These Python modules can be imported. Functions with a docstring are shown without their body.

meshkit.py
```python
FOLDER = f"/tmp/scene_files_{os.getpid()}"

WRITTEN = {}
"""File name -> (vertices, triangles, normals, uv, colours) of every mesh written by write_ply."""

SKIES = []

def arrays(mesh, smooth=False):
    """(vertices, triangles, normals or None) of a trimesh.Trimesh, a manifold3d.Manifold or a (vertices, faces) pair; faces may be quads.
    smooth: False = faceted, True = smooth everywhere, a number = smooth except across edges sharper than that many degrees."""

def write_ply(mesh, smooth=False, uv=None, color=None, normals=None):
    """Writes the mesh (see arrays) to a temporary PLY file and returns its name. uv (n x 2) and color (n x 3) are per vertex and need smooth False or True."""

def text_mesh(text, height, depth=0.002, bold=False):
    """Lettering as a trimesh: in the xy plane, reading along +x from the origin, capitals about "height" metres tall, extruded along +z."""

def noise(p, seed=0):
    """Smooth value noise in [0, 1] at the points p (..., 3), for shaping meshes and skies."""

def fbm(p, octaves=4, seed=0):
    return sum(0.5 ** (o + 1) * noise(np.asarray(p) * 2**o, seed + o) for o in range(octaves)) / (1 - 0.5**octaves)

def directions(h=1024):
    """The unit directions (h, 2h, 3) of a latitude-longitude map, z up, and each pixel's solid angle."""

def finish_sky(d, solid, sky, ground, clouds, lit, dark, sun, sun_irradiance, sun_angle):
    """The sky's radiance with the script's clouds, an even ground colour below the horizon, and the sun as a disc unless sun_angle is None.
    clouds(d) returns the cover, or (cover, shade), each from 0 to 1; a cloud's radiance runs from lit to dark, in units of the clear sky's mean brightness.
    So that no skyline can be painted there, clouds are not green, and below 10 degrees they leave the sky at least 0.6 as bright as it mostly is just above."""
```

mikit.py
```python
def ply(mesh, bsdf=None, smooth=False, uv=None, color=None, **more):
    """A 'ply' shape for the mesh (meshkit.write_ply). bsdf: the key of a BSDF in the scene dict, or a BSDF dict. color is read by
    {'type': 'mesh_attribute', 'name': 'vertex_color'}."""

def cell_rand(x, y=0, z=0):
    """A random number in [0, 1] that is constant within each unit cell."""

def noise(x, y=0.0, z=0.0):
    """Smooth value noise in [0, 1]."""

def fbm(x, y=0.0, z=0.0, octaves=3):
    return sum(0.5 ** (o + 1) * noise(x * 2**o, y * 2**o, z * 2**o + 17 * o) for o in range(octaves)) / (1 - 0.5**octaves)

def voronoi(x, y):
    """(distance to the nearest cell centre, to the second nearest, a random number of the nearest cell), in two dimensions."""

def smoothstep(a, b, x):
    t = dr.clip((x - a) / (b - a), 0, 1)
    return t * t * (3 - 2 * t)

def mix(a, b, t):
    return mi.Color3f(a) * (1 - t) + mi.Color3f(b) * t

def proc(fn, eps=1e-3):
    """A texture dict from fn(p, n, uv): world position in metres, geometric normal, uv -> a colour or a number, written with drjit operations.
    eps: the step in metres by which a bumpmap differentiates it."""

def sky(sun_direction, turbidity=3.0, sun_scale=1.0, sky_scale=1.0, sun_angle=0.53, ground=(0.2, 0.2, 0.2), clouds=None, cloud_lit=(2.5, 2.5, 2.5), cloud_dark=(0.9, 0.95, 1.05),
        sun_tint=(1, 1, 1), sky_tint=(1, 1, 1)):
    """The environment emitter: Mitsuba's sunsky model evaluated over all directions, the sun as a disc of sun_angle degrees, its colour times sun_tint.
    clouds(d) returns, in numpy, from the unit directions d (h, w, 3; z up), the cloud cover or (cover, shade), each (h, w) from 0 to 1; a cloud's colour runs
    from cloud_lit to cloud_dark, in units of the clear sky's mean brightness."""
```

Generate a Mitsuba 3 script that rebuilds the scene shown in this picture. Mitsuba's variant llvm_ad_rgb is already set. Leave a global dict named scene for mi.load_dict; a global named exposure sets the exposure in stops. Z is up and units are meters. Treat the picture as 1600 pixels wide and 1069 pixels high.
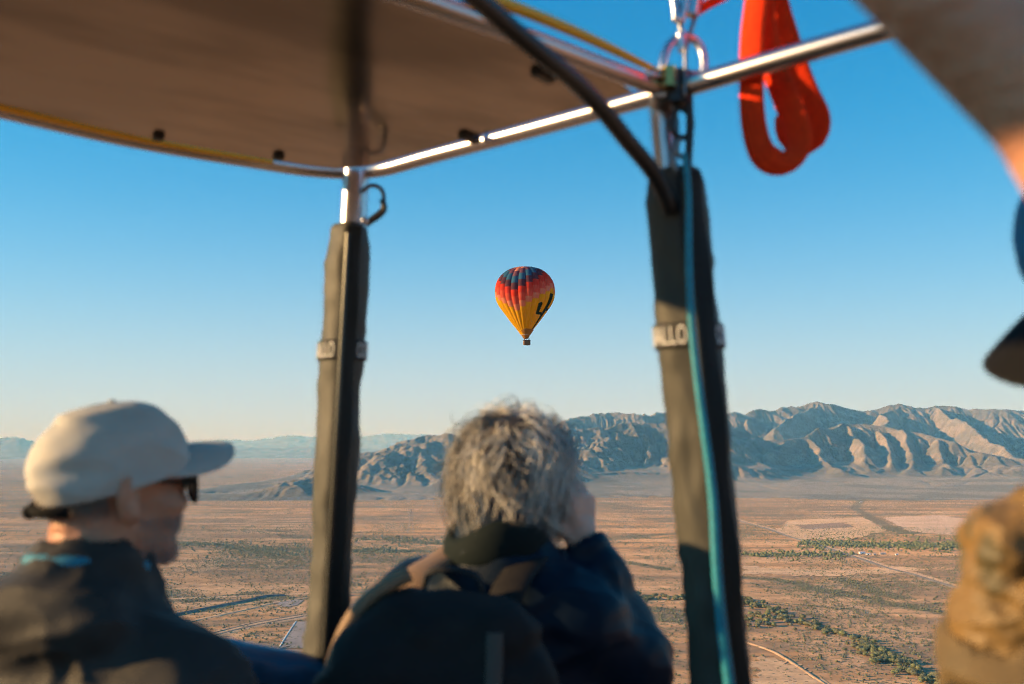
import math, random
import numpy as np, trimesh, manifold3d as m3
import drjit as dr, mitsuba as mi, mikit, meshkit
from mikit import ply, proc, noise, fbm, voronoi, cell_rand, smoothstep, mix
from scipy import sparse, ndimage
from scipy.sparse.linalg import splu
from scipy.spatial.transform import Rotation

T = mi.ScalarTransform4f
scene, labels = {}, {}
RNG = np.random.default_rng(7)

# ------------------------------------------------------------------ camera, sky, exposure
# The eye is the origin (in the basket, 300 m above the desert); +y is the way it looks, x to the right.
F, W, H = 1570.0, 1600, 1069              # focal length in photograph pixels
PITCH = math.radians(6.2)
ALT = 300.0
cp, sp = math.cos(PITCH), math.sin(PITCH)
scene['camera'] = {
    'type': 'thinlens', 'fov': math.degrees(2 * math.atan(W / 2 / F)), 'fov_axis': 'x',
    'to_world': T().look_at(origin=[0, 0, 0], target=[0, cp, sp], up=[0, 0, 1]),
    'near_clip': 0.05, 'far_clip': 400000.0, 'aperture_radius': 0.0045, 'focus_distance': 400.0,
    'medium': {'type': 'ref', 'id': 'air'},
}
SUN_AZ, SUN_EL = math.radians(85.0), math.radians(14.5)   # the sun stands to the left, a little ahead
SUN = np.array([-math.sin(SUN_AZ) * math.cos(SUN_EL), -math.cos(SUN_AZ) * math.cos(SUN_EL), math.sin(SUN_EL)])


def veil(d):
    """The pale dust layer that whitens a desert sky low down, all the way round."""
    el = np.degrees(np.arcsin(np.clip(d[..., 2], -1, 1)))
    return 0.86 * np.exp(-(np.clip(el, 0, 90) / 8.8) ** 1.6)


scene['sky'] = mikit.sky(SUN, turbidity=2.4, sun_scale=1.0, sky_scale=1.0, sun_angle=0.6, ground=(0.30, 0.22, 0.16),
                         sun_tint=(1.0, 0.97, 0.93), sky_tint=(0.03, 0.75, 1.18), clouds=veil, cloud_lit=(2.75, 2.70, 2.92))
exposure = 2.75



def ray(px, py):
    """Direction of a pixel of the photograph."""
    u, v = (px - W / 2) / F, -(py - H / 2) / F
    return np.array([u, cp - v * sp, sp + v * cp])


def at(px, py, y):
    """The point of that pixel at the depth y in front of the eye."""
    d = ray(px, py)
    return d * (y / d[1])


def atz(px, py, z):
    """The point of that pixel on the level z."""
    d = ray(px, py)
    return d * (z / d[2])


def ground_at(px, py):
    return atz(px, py, -ALT)


def tag(key, label=None, cat=None, group=None, kind=None):
    labels[key] = {k: v for k, v in (('label', label), ('category', cat), ('group', group), ('kind', kind)) if v}


COUNT = {}


def numbered(key):
    n = COUNT.get(key, 0)
    COUNT[key] = n + 1
    return key if n == 0 else f'{key}_{n:03d}'


def part(parent, name, mesh, bsdf, smooth=False, **kw):
    key = numbered(parent + '__' + name)
    scene[key] = ply(mesh, bsdf, smooth=smooth, **kw)
    return key


def rgb(*c):
    return {'type': 'rgb', 'value': list(c)}


def pm(key, color, rough=0.6, bump=None, **kw):
    """A principled material; color an rgb tuple or a proc texture."""
    d = {'type': 'principled', 'base_color': rgb(*color) if isinstance(color, tuple) else color, 'roughness': rough, **kw}
    if bump:
        d = {'type': 'bumpmap', 'arbitrary': bump[0], 'scale': bump[1], 'bsdf': d}
    scene[key] = {'type': 'twosided', 'bsdf': d}
    return key


def cat(ms):
    return trimesh.util.concatenate(ms)

# ------------------------------------------------------------------ the air
scene['air'] = {'type': 'homogeneous', 'albedo': rgb(0.95, 0.95, 0.95), 'sigma_t': rgb(0.7e-5, 1.85e-5, 3.1e-5)}
EXT = 90000.0
scene['haze'] = {'type': 'cube', 'to_world': T().translate([0, 0, (1200 - ALT - 40) / 2]).scale([EXT, EXT, (1200 + ALT + 40) / 2]),
                 'bsdf': {'type': 'null'}, 'interior': {'type': 'ref', 'id': 'air'}}
tag('haze', 'thin blue haze over the desert', kind='stuff')

# ------------------------------------------------------------------ the desert floor
def G2(px, py):
    return tuple(ground_at(px, py)[:2])


WASH = [[G2(1100, 925), G2(1185, 948), G2(1235, 968), G2(1290, 983), G2(1345, 1003), G2(1400, 1035), G2(1450, 1060), G2(1500, 1080)]]
BELTS = [[G2(1080, 900), G2(1170, 904), G2(1235, 908), G2(1300, 922), G2(1350, 930), G2(1400, 945), G2(1470, 960), G2(1560, 985)],
         [G2(1315, 902), G2(1345, 912), G2(1380, 925), G2(1405, 932)],
         [G2(1355, 770), G2(1335, 795), G2(1365, 812), G2(1390, 825), G2(1420, 835)],
         [G2(280, 846), G2(340, 850), G2(400, 864), G2(450, 870)],
         [G2(560, 843), G2(640, 846), G2(700, 852)], [G2(560, 861), G2(620, 863), G2(680, 862)],
         [G2(900, 855), G2(960, 880), G2(1040, 890)],
         [G2(360, 932), G2(400, 927), G2(440, 933)]]


def seg_dist(x, y, lines):
    best = mi.Float(1e9)
    for line in lines:
        for (ax, ay), (bx, by) in zip(line[:-1], line[1:]):
            dx, dy = bx - ax, by - ay
            t = dr.clip(((x - ax) * dx + (y - ay) * dy) / (dx * dx + dy * dy), 0, 1)
            best = dr.minimum(best, dr.sqrt(dr.square(x - ax - t * dx) + dr.square(y - ay - t * dy)))
    return best


def cover(x, y):
    """How thickly shrubs stand at a place, 0 to 1, and how much of it is dry wash: drjit arrays in, drjit arrays out."""
    big = fbm(x / 900.0 + 3.1, y / 1300.0, octaves=4)
    mid = fbm(x / 160.0, y / 260.0 + 5.0, octaves=4)
    wx = x + 260.0 * (fbm(x / 420.0, y / 420.0, 9.0) - 0.5)
    wy = y + 620.0 * (fbm(x / 700.0, y / 500.0, 4.0) - 0.5)
    rill = dr.abs(fbm(wx / 1500.0 + wy / 2600.0, wy / 560.0, 2.0, octaves=3) - 0.5)
    rill2 = dr.abs(fbm(wx / 640.0, wy / 240.0, 7.0, octaves=3) - 0.5)
    rill3 = dr.abs(fbm(wx / 260.0, wy / 110.0, 5.0, octaves=2) - 0.5)
    wash = dr.maximum(smoothstep(0.030, 0.006, rill), 0.8 * smoothstep(0.022, 0.004, rill2))
    wash = dr.maximum(wash, 0.45 * smoothstep(0.03, 0.005, rill3)) * smoothstep(0.30, 0.52, fbm(x / 700.0, y / 700.0, 31.0) + 0.12)
    belt = smoothstep(36.0, 8.0, seg_dist(x + 60.0 * (mid - 0.5), y + 110 * (mid - 0.5), BELTS))
    # old stony ground carries thick creosote, the sandy flats hardly any; the two meet along ragged edges
    old = smoothstep(0.0, 180.0, y - 4300.0 + 6800.0 * (fbm(x / 1900.0 + 8.0, y / 1500.0, octaves=4) - 0.5))
    dense = 0.12 + 0.36 * old + 0.95 * (mid - 0.5) + 0.45 * wash + 0.65 * belt
    return dr.clip(dense, 0.02, 0.92), wash, belt, big, mid


def soil(p, n, uv):
    x, y = p.x, p.y
    dense, wash, belt, big, mid = cover(x, y)
    fine = fbm(x / 14.0, y / 20.0, 3.0, octaves=2)
    streak = fbm(x / 420.0 + 0.3 * big, y / 70.0, 12.0, octaves=4)
    col = mix((0.53, 0.268, 0.110), (0.38, 0.215, 0.108), smoothstep(0.38, 0.62, big))
    col = mix(col, mi.Color3f(0.60, 0.345, 0.175), smoothstep(0.54, 0.70, streak) * 0.75)
    col = mix(col, mi.Color3f(0.24, 0.155, 0.095), smoothstep(0.52, 0.36, streak) * 0.7)
    col = mix(col, mi.Color3f(0.56, 0.33, 0.18), smoothstep(0.6, 0.7, mid) * 0.6)
    col = col * (0.74 + 0.52 * fine)
    d1, _, w1 = voronoi(x / 5.5, y / 5.5)
    d2, _, w2 = voronoi(x / 13.0 + 7.3, y / 13.0)
    bush = smoothstep(0.55, 0.30, d1) * dr.select(w1 < dense * 0.9, 1.0, 0.0)
    bush = dr.maximum(bush, smoothstep(0.42, 0.25, d2) * dr.select(w2 < dense * 0.7, 1.0, 0.0))
    scrub = mix((0.075, 0.076, 0.045), (0.135, 0.13, 0.08), fbm(x / 60.0, y / 60.0, 8.0))
    col = mix(col, mi.Color3f(0.15, 0.125, 0.085), dr.clip(0.55 * wash + 0.6 * belt, 0, 0.7))
    return mix(col, scrub, bush * 0.85)


pm('soil', proc(soil, eps=0.5), 0.95)


def floor_height(x, y):
    """Gentle swells, and fans that rise to the mountains' foot."""
    p = np.stack([x / 1400.0, y / 1400.0, 0 * x], -1)
    q = np.stack([x / 260.0, y / 260.0, 0 * x], -1)
    near = np.clip(np.hypot(x, y) / 2500.0, 0, 1)
    return -ALT + (meshkit.fbm(p, 3, 5) - 0.5) * 14 * near + (meshkit.fbm(q, 1, 8) - 0.5) * 3.5


def grid_faces(nr, nc):
    i, j = np.meshgrid(np.arange(nr - 1), np.arange(nc - 1), indexing='ij')
    a = i * nc + j
    return np.vstack([np.stack([a, a + 1, a + nc + 1], -1).reshape(-1, 3), np.stack([a, a + nc + 1, a + nc], -1).reshape(-1, 3)])


rr = np.concatenate([[0, 200, 400], np.geomspace(600, 12000, 260), np.geomspace(12600, 86000, 50)])
tt = np.concatenate([np.radians(np.linspace(-44, 44, 301)), np.radians(np.linspace(50, 310, 40))])
tt = np.concatenate([tt, [tt[0] + 2 * np.pi]])
R_, A_ = np.meshgrid(rr, tt, indexing='ij')
gx, gy = R_ * np.sin(A_), R_ * np.cos(A_)
gz = floor_height(gx, gy)
gf = grid_faces(len(rr), len(tt))[:, ::-1]
scene['desert_ground'] = ply(trimesh.Trimesh(np.stack([gx, gy, gz], -1).reshape(-1, 3), gf, process=False), 'soil', smooth=True)
tag('desert_ground', 'wide desert plain of sand and scrub', kind='structure')

# ------------------------------------------------------------------ the mountains
DX = 24.0
X0, X1, Y0, Y1 = -2700.0, 11000.0, 5900.0, 19500.0
xs, ys = np.arange(X0, X1, DX), np.arange(Y0, Y1, DX)
NX, NY = len(xs), len(ys)
MX, MY = np.meshgrid(xs, ys)                       # [iy, ix]


def crest(px, top, y):
    """A point of a crest line: photograph column and row of the top, distance."""
    p = at(px, top, y)
    return (p[0], p[1], p[2] + ALT)


RIDGES = [  # crest points, half width of the foot
    ([crest(408, 774, 6500), crest(440, 762, 6600), crest(478, 744, 6700), crest(520, 748, 6900)], 300),
    ([crest(560, 728, 8300), crest(610, 716, 8400), crest(655, 704, 8600), crest(720, 700, 8800), crest(790, 690, 9200)], 800),
    ([crest(572, 716, 11200), crest(620, 699, 11000), crest(680, 684, 10800), crest(715, 678, 10700), crest(760, 686, 10700), crest(840, 668, 11000)], 1000),
    ([crest(840, 690, 9300), crest(905, 678, 9700), crest(950, 664, 10000), crest(1000, 662, 10100), crest(1040, 668, 10000)], 900),
    ([crest(1020, 662, 10100), crest(1090, 668, 10300), crest(1150, 660, 11400)], 800),
    ([crest(880, 655, 13500), crest(955, 647, 14000), crest(1000, 650, 14000), crest(1030, 638, 14500), crest(1100, 640, 15000)], 1200),
    ([crest(1140, 692, 10700), crest(1185, 690, 10700), crest(1240, 684, 10900), crest(1290, 669, 11200), crest(1335, 655, 11700)], 760),
    ([crest(1165, 692, 10700), crest(1158, 715, 10200), crest(1150, 742, 9850)], 420),
    ([crest(1235, 686, 10900), crest(1205, 706, 10300), crest(1190, 742, 9800)], 430),
    ([crest(1265, 680, 11000), crest(1298, 714, 10350), crest(1325, 742, 9900)], 430),
    ([crest(1330, 654, 11700), crest(1375, 657, 11700), crest(1420, 668, 11500), crest(1460, 683, 11300), crest(1500, 697, 11000), crest(1545, 720, 10600), crest(1580, 735, 10300)], 1000),
    ([crest(1340, 657, 11600), crest(1352, 690, 10800), crest(1368, 734, 10150)], 430),
    ([crest(1385, 662, 11500), crest(1395, 700, 10800), crest(1400, 730, 10300)], 330),
    ([crest(1420, 670, 11400), crest(1424, 702, 10800), crest(1432, 735, 10200)], 400),
    ([crest(1470, 690, 11100), crest(1472, 716, 10600), crest(1490, 742, 10150)], 400),
    ([crest(1510, 702, 10900), crest(1525, 728, 10400), crest(1550, 744, 10100)], 350),
    ([crest(950, 665, 10000), crest(922, 700, 9450), crest(905, 752, 8850)], 430),
    ([crest(1005, 664, 10100), crest(1010, 706, 9500), crest(995, 748, 9000)], 430),
    ([crest(650, 706, 8600), crest(630, 735, 8150), crest(600, 758, 7900)], 380),
    ([crest(720, 702, 8800), crest(715, 735, 8300), crest(725, 760, 8000)], 380),
    ([crest(1100, 645, 14800), crest(1180, 641, 15500), crest(1230, 634, 15800), crest(1277, 622, 16000), crest(1320, 631, 16300), crest(1350, 639, 16300), crest(1395, 626, 16300), crest(1430, 633, 16300), crest(1456, 627, 16300), crest(1500, 637, 16200), crest(1560, 640, 16000), crest(1640, 640, 16200), crest(1760, 640, 16400)], 1900),
    ([crest(1456, 630, 16200), crest(1500, 652, 14800), crest(1560, 688, 13400), crest(1590, 704, 12700)], 620),
    ([crest(1277, 626, 15900), crest(1245, 643, 14800), crest(1215, 660, 13900)], 700),
    ([crest(1395, 630, 16200), crest(1385, 643, 15000), crest(1378, 655, 14200)], 700),
    ([crest(1180, 645, 15400), crest(1165, 660, 14500)], 600),
    ([crest(1452, 742, 10150), crest(1476, 733, 10100), crest(1496, 744, 10100)], 150),
]
env = np.zeros_like(MX)
wob = np.stack([MX / 900.0, MY / 900.0, 0 * MX], -1)
WOX = 420 * (meshkit.fbm(wob, 4, 21) - 0.5)
WOY = 420 * (meshkit.fbm(wob, 4, 22) - 0.5)
fan = np.zeros_like(MX)
for pts, half in RIDGES:
    hh = np.zeros_like(MX)
    k = min(1.0, half / 600.0)
    for (ax, ay, ah), (bx, by, bh) in zip(pts[:-1], pts[1:]):
        dx, dy = bx - ax, by - ay
        X_, Y_ = MX + k * WOX, MY + k * WOY
        t = np.clip(((X_ - ax) * dx + (Y_ - ay) * dy) / (dx * dx + dy * dy), 0, 1)
        d = np.hypot(X_ - ax - t * dx, Y_ - ay - t * dy)
        h = ah + t * (bh - ah)
        w = 1.45 * half * np.sqrt(np.clip(h / max(a[2] for a in pts), 0.25, 1))
        hh = np.maximum(hh, h * np.clip(1 - d / w, 0, 1) ** 1.35)
        fan = np.maximum(fan, np.exp(-(d / (half * 1.6 + 600)) ** 2) * min(1, half / 500))
    env = np.maximum(env, hh)
q = np.stack([MX / 420.0, MY / 420.0, 0 * MX], -1)
z = 0.93 * env + np.clip(env / 120.0, 0, 1) * (meshkit.fbm(q, 4, 31) - 0.5) * 170 + fan * 55 + meshkit.fbm(q, 3, 3) * 5
edge = np.minimum(np.minimum(MX - X0, X1 - MX), np.minimum(MY - Y0, Y1 - MY))
z = z - 30 * (1 - np.clip(edge / 500, 0, 1))
hard = np.clip(env / 60.0, 0, 1)


def receivers(z):
    """For every cell the lowest of its eight neighbours and the distance to it; itself where there is none."""
    best, rec, dist = z.copy(), np.arange(z.size).reshape(z.shape), np.full(z.shape, DX)
    slope = np.zeros_like(z)
    idx = np.arange(z.size).reshape(z.shape)
    pad, pidx = np.pad(z, 1, constant_values=1e9), np.pad(idx, 1)
    for i in (-1, 0, 1):
        for j in (-1, 0, 1):
            if i or j:
                l = DX * math.hypot(i, j)
                s = (z - pad[1 + i:1 + i + z.shape[0], 1 + j:1 + j + z.shape[1]]) / l
                m = s > slope
                slope = np.where(m, s, slope)
                rec = np.where(m, pidx[1 + i:1 + i + z.shape[0], 1 + j:1 + j + z.shape[1]], rec)
                dist = np.where(m, l, dist)
    return rec.ravel(), dist.ravel()


def erode(z, steps, k, m=0.45, diff=0.04):
    N = z.size
    for s in range(steps):
        rec, dist = receivers(z)
        order = np.argsort(z.ravel())                   # low to high: a cell drains to an earlier one
        rank = np.empty(N, int)
        rank[order] = np.arange(N)
        own = np.arange(N)
        go = rec != own
        # drained area: A = (I - D)^-1 a, solved from high to low
        D = sparse.csc_matrix((np.ones(go.sum()), (N - 1 - rank[rec[go]], N - 1 - rank[own[go]])), shape=(N, N))
        lu = splu(sparse.identity(N, format='csc') - D, permc_spec='NATURAL', diag_pivot_thresh=0.0)
        A = lu.solve(np.full(N, DX * DX))[N - 1 - rank]
        f = np.where(go, k * A ** m / dist, 0)
        M = sparse.csc_matrix((np.concatenate([1 + f, -f[go]]), (np.concatenate([rank, rank[own[go]]]), np.concatenate([rank, rank[rec[go]]]))), shape=(N, N))
        z = splu(M, permc_spec='NATURAL', diag_pivot_thresh=0.0).solve(z.ravel()[order])[rank].reshape(z.shape)
        z = z + diff * ndimage.laplace(z, mode='nearest')
    return z


z = erode(z, 16, 0.085, diff=0.02)
z0 = z.copy()
# alluvial fans: debris aprons that rise to every canyon mouth and fill the lower valleys
body_ = env > 70
away = ndimage.distance_transform_edt(~body_) * DX
fq = np.stack([MX / 1100.0, MY / 1100.0, 0 * MX], -1)
fan_h = (70 + 130 * meshkit.fbm(fq, 3, 61)) * np.exp(-away / 800.0) + 16 * np.exp(-away / 1700.0)
relief = np.clip(ndimage.gaussian_filter(env, 700 / DX) / 190.0, 0, 1)
fan_h = fan_h * relief + np.where(body_, np.minimum(z * 0.10, 40), 0) + (meshkit.fbm(q, 3, 63) - 0.5) * 10 * np.exp(-away / 900.0)
kk = 30.0
tt_ = np.clip(0.5 + 0.5 * (z - fan_h) / kk, 0, 1)
is_fan = (z < fan_h + 6)
z = fan_h * (1 - tt_) + z * tt_ + kk * tt_ * (1 - tt_) * 0.5
hard = hard * np.clip((z0 - fan_h) / 40.0 + 0.3, 0.05, 1)
# finer mesh: twice the resolution, with small crags where it is rock
zf = ndimage.zoom(z, 2, order=3, mode='nearest', grid_mode=False)
hf = ndimage.zoom(hard, 2, order=1, mode='nearest', grid_mode=False)
fx, fy = np.linspace(xs[0], xs[-1], NX * 2), np.linspace(ys[0], ys[-1], NY * 2)
FX, FY = np.meshgrid(fx, fy)
cr = np.stack([FX / 75.0, FY / 75.0, zf / 90.0], -1)
crag = 1 - 2 * np.abs(meshkit.fbm(cr, 3, 41) - 0.5)
cr2 = np.stack([FX / 210.0, FY / 210.0, zf / 260.0], -1)
crag2 = 1 - 2 * np.abs(meshkit.fbm(cr2, 3, 43) - 0.5)
rug = 0.45 + 0.75 / (1 + np.exp((FX - 1900.0) / 350.0))          # the western hills are the craggy ones
zf = zf + hf * rug * ((crag - 0.75) * 34 + (crag2 - 0.75) * 60)
zm = zf - ALT - 6 - 30 * (1 - np.clip(np.minimum(np.minimum(FX - X0, X1 - FX), np.minimum(FY - Y0, Y1 - FY)) / 300, 0, 1))


def rock(p, n, uv):
    x, y, z = p.x, p.y, p.z
    a = fbm(x / 420.0, y / 420.0, z / 150.0, octaves=4)
    b = fbm(x / 55.0, y / 55.0, z / 40.0, octaves=3)
    col = mix((0.25, 0.205, 0.165), (0.165, 0.147, 0.122), smoothstep(0.42, 0.58, a))
    col = col * (0.72 + 0.56 * b)
    d1, _, w1 = voronoi(x / 13.0, y / 13.0)
    return mix(col, mi.Color3f(0.11, 0.10, 0.065), smoothstep(0.5, 0.3, d1) * dr.select(w1 < 0.42, 0.8, 0.0))


pm('rock', proc(rock, eps=0.5), 0.95)
keep = (zm > -ALT - 20)
mf = grid_faces(NY * 2, NX * 2)
mv = np.stack([FX, FY, zm], -1).reshape(-1, 3)
ok = keep.ravel()[mf].any(1)
# only what the eye can see of the block: the wedge in view and a margin for shadows
ang = np.degrees(np.arctan2(mv[:, 0], mv[:, 1]))
ok &= (ang[mf[:, 0]] < 36)
fanf = ndimage.zoom(is_fan.astype(float), 2, order=1, mode='nearest', grid_mode=False).ravel()
apron = fanf[mf].mean(1) > 0.5
mm = trimesh.Trimesh(mv, mf[ok], process=False)
normals_ = meshkit.arrays(mm, True)[2]
both = {}
for nm, sel, bs_ in (('mountain_range', ok & ~apron, 'rock'), ('alluvial_fan', ok & apron, 'rock')):
    scene[nm] = ply(trimesh.Trimesh(mv, mf[sel], process=False), bs_, smooth=True)
tag('alluvial_fan', 'stony aprons at the foot of the mountains', kind='structure')
tag('mountain_range', 'eroded desert mountains with long shadows', kind='structure')


def far_ridge(name, y, pts, seed, rough):
    """A distant range: a long eroded wall of hills along photograph columns."""
    px = np.array([p[0] for p in pts], float)
    top = np.array([at(p[0], p[1], y)[2] for p in pts]) + ALT
    n = 500
    c = np.linspace(px[0], px[-1], n)
    h = np.interp(c, px, top)
    X = (c - W / 2) / F * y
    rows = np.linspace(-1, 1, 41)
    V = []
    for r in rows:
        dep = y * (1 + 0.06 * r) + 0 * X
        p = np.stack([X / (y * 0.012), dep / (y * 0.012), 0 * X], -1)
        ridge = 1 - np.abs(meshkit.fbm(p, 5, seed) - 0.5) * 2
        k = (1 - abs(r)) ** 0.8
        hh = h * k * (1 - rough + rough * ridge) - 20
        V.append(np.stack([X * dep / y, dep, hh - ALT], -1))
    mesh = trimesh.Trimesh(np.vstack(V), grid_faces(len(rows), n), process=False)
    scene[name] = ply(mesh, 'rock', smooth=True)


far_ridge('distant_mountains', 42000.0, [(-260, 705), (-200, 690), (-60, 688), (0, 684), (28, 681), (55, 688), (75, 700), (90, 706)], 3, 0.16)
tag('distant_mountains', 'hazy blue mountains at the left horizon', kind='structure')
far_ridge('distant_mountains_001', 66000.0, [(200, 700), (290, 692), (340, 687), (400, 686), (450, 680), (500, 682), (560, 681), (600, 677), (660, 678), (720, 684), (800, 688), (900, 694)], 4, 0.14)
tag('distant_mountains_001', 'pale far ridge behind the rocky hills', kind='structure')
far_ridge('distant_mountains_002', 46000.0, [(230, 706), (300, 699), (370, 697), (440, 699), (500, 697), (560, 700), (620, 703), (680, 707)], 6, 0.2)
tag('distant_mountains_002', 'low hazy hills in front of the pale far ridge', kind='structure')

# ------------------------------------------------------------------ roads, clearings and tracks on the plain
def floor_z(x, y):
    return floor_height(np.asarray(x, float), np.asarray(y, float))


def resample(pts, step):
    pts = np.asarray(pts, float)
    L = np.concatenate([[0], np.cumsum(np.linalg.norm(np.diff(pts, axis=0), axis=1))])
    n = max(2, int(L[-1] / step))
    t = np.linspace(0, L[-1], n)
    from scipy.interpolate import PchipInterpolator
    return np.stack([PchipInterpolator(L, pts[:, k])(t) for k in range(pts.shape[1])], -1)


def ribbon(pts, width, lift=0.4, step=25.0, rag=0.0, seed=0):
    p = resample(pts, step)
    t = np.gradient(p, axis=0)
    t /= np.linalg.norm(t, axis=1, keepdims=True)
    nrm = np.stack([-t[:, 1], t[:, 0]], -1)
    w = width / 2 * (1 + rag * (np.random.default_rng(seed).random((len(p), 2)) - 0.5))
    rows = []
    for k, s in ((0, -1), (1, -0.6), (0, 0.6), (1, 1)):
        q = p + nrm * s * w[:, k % 2:k % 2 + 1]
        zz = floor_z(q[:, 0], q[:, 1]) + (lift + 0.6 if abs(s) < 1 else -0.3)
        rows.append(np.column_stack([q, zz]))
    return trimesh.Trimesh(np.vstack(rows), grid_faces(4, len(p))[:, ::-1], process=False)


def field(poly, lift, cell=14.0):
    """A sheet draped over the floor inside a polygon."""
    import shapely
    P = shapely.Polygon(poly).buffer(0)
    x0, y0, x1, y1 = P.bounds
    gx_, gy_ = np.meshgrid(np.arange(x0, x1 + cell, cell), np.arange(y0, y1 + cell, cell * 1.6))
    f = grid_faces(*gx_.shape)
    zz = floor_z(gx_, gy_) + lift + 0.3
    v = np.stack([gx_, gy_, zz], -1).reshape(-1, 3)
    c = v[f].mean(1)
    keep = shapely.contains_xy(P, c[:, 0], c[:, 1])
    m = trimesh.Trimesh(v, f[keep], process=False)
    m.remove_unreferenced_vertices()
    return m


def dirt(base, dark, sx, sy):
    def f(p, n, uv):
        a = fbm(p.x / sx, p.y / sy, 1.0, octaves=3)
        b = fbm(p.x / 6.0, p.y / 9.0, 2.0, octaves=2)
        d1, _, w1 = voronoi(p.x / 7.0, p.y / 7.0)
        c = mix(base, dark, smoothstep(0.4, 0.65, a)) * (0.8 + 0.4 * b)
        return mix(c, mi.Color3f(0.12, 0.105, 0.07), smoothstep(0.45, 0.3, d1) * dr.select(w1 < 0.10, 0.8, 0.0))
    return f


pm('pale_dirt', proc(dirt((0.60, 0.375, 0.21), (0.50, 0.31, 0.175), 160.0, 30.0), 0.5), 0.95)
pm('pink_dirt', proc(dirt((0.58, 0.38, 0.25), (0.47, 0.305, 0.20), 90.0, 24.0), 0.5), 0.95)
pm('red_dirt', proc(dirt((0.30, 0.19, 0.13), (0.25, 0.165, 0.12), 90.0, 90.0), 0.5), 0.95)
pm('road_grey', proc(dirt((0.22, 0.185, 0.16), (0.19, 0.16, 0.14), 60.0, 60.0), 0.5), 0.9)
pm('lot_grey', proc(dirt((0.34, 0.27, 0.235), (0.30, 0.24, 0.21), 60.0, 60.0), 0.5), 0.9)
pm('white_paint', (0.75, 0.74, 0.72), 0.6)


def way(name, px, width, bsdf, label, lift=0.4, **kw):
    key = numbered(name)
    scene[key] = ply(ribbon([ground_at(*p)[:2] for p in px], width, lift, **kw), bsdf, smooth=True)
    tag(key, label, kind='structure')
    return key


def clearing(name, px, bsdf, label, lift, rag=7.0, seed=1):
    import shapely
    key = numbered(name)
    P = shapely.Polygon([ground_at(*p)[:2] for p in px]).segmentize(30.0)
    r = np.random.default_rng(seed)
    c = np.array(P.exterior.coords)[:-1]
    c = c + r.normal(0, rag, c.shape)
    scene[key] = ply(field(c, lift), bsdf, smooth=True)
    tag(key, label, kind='structure')


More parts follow.
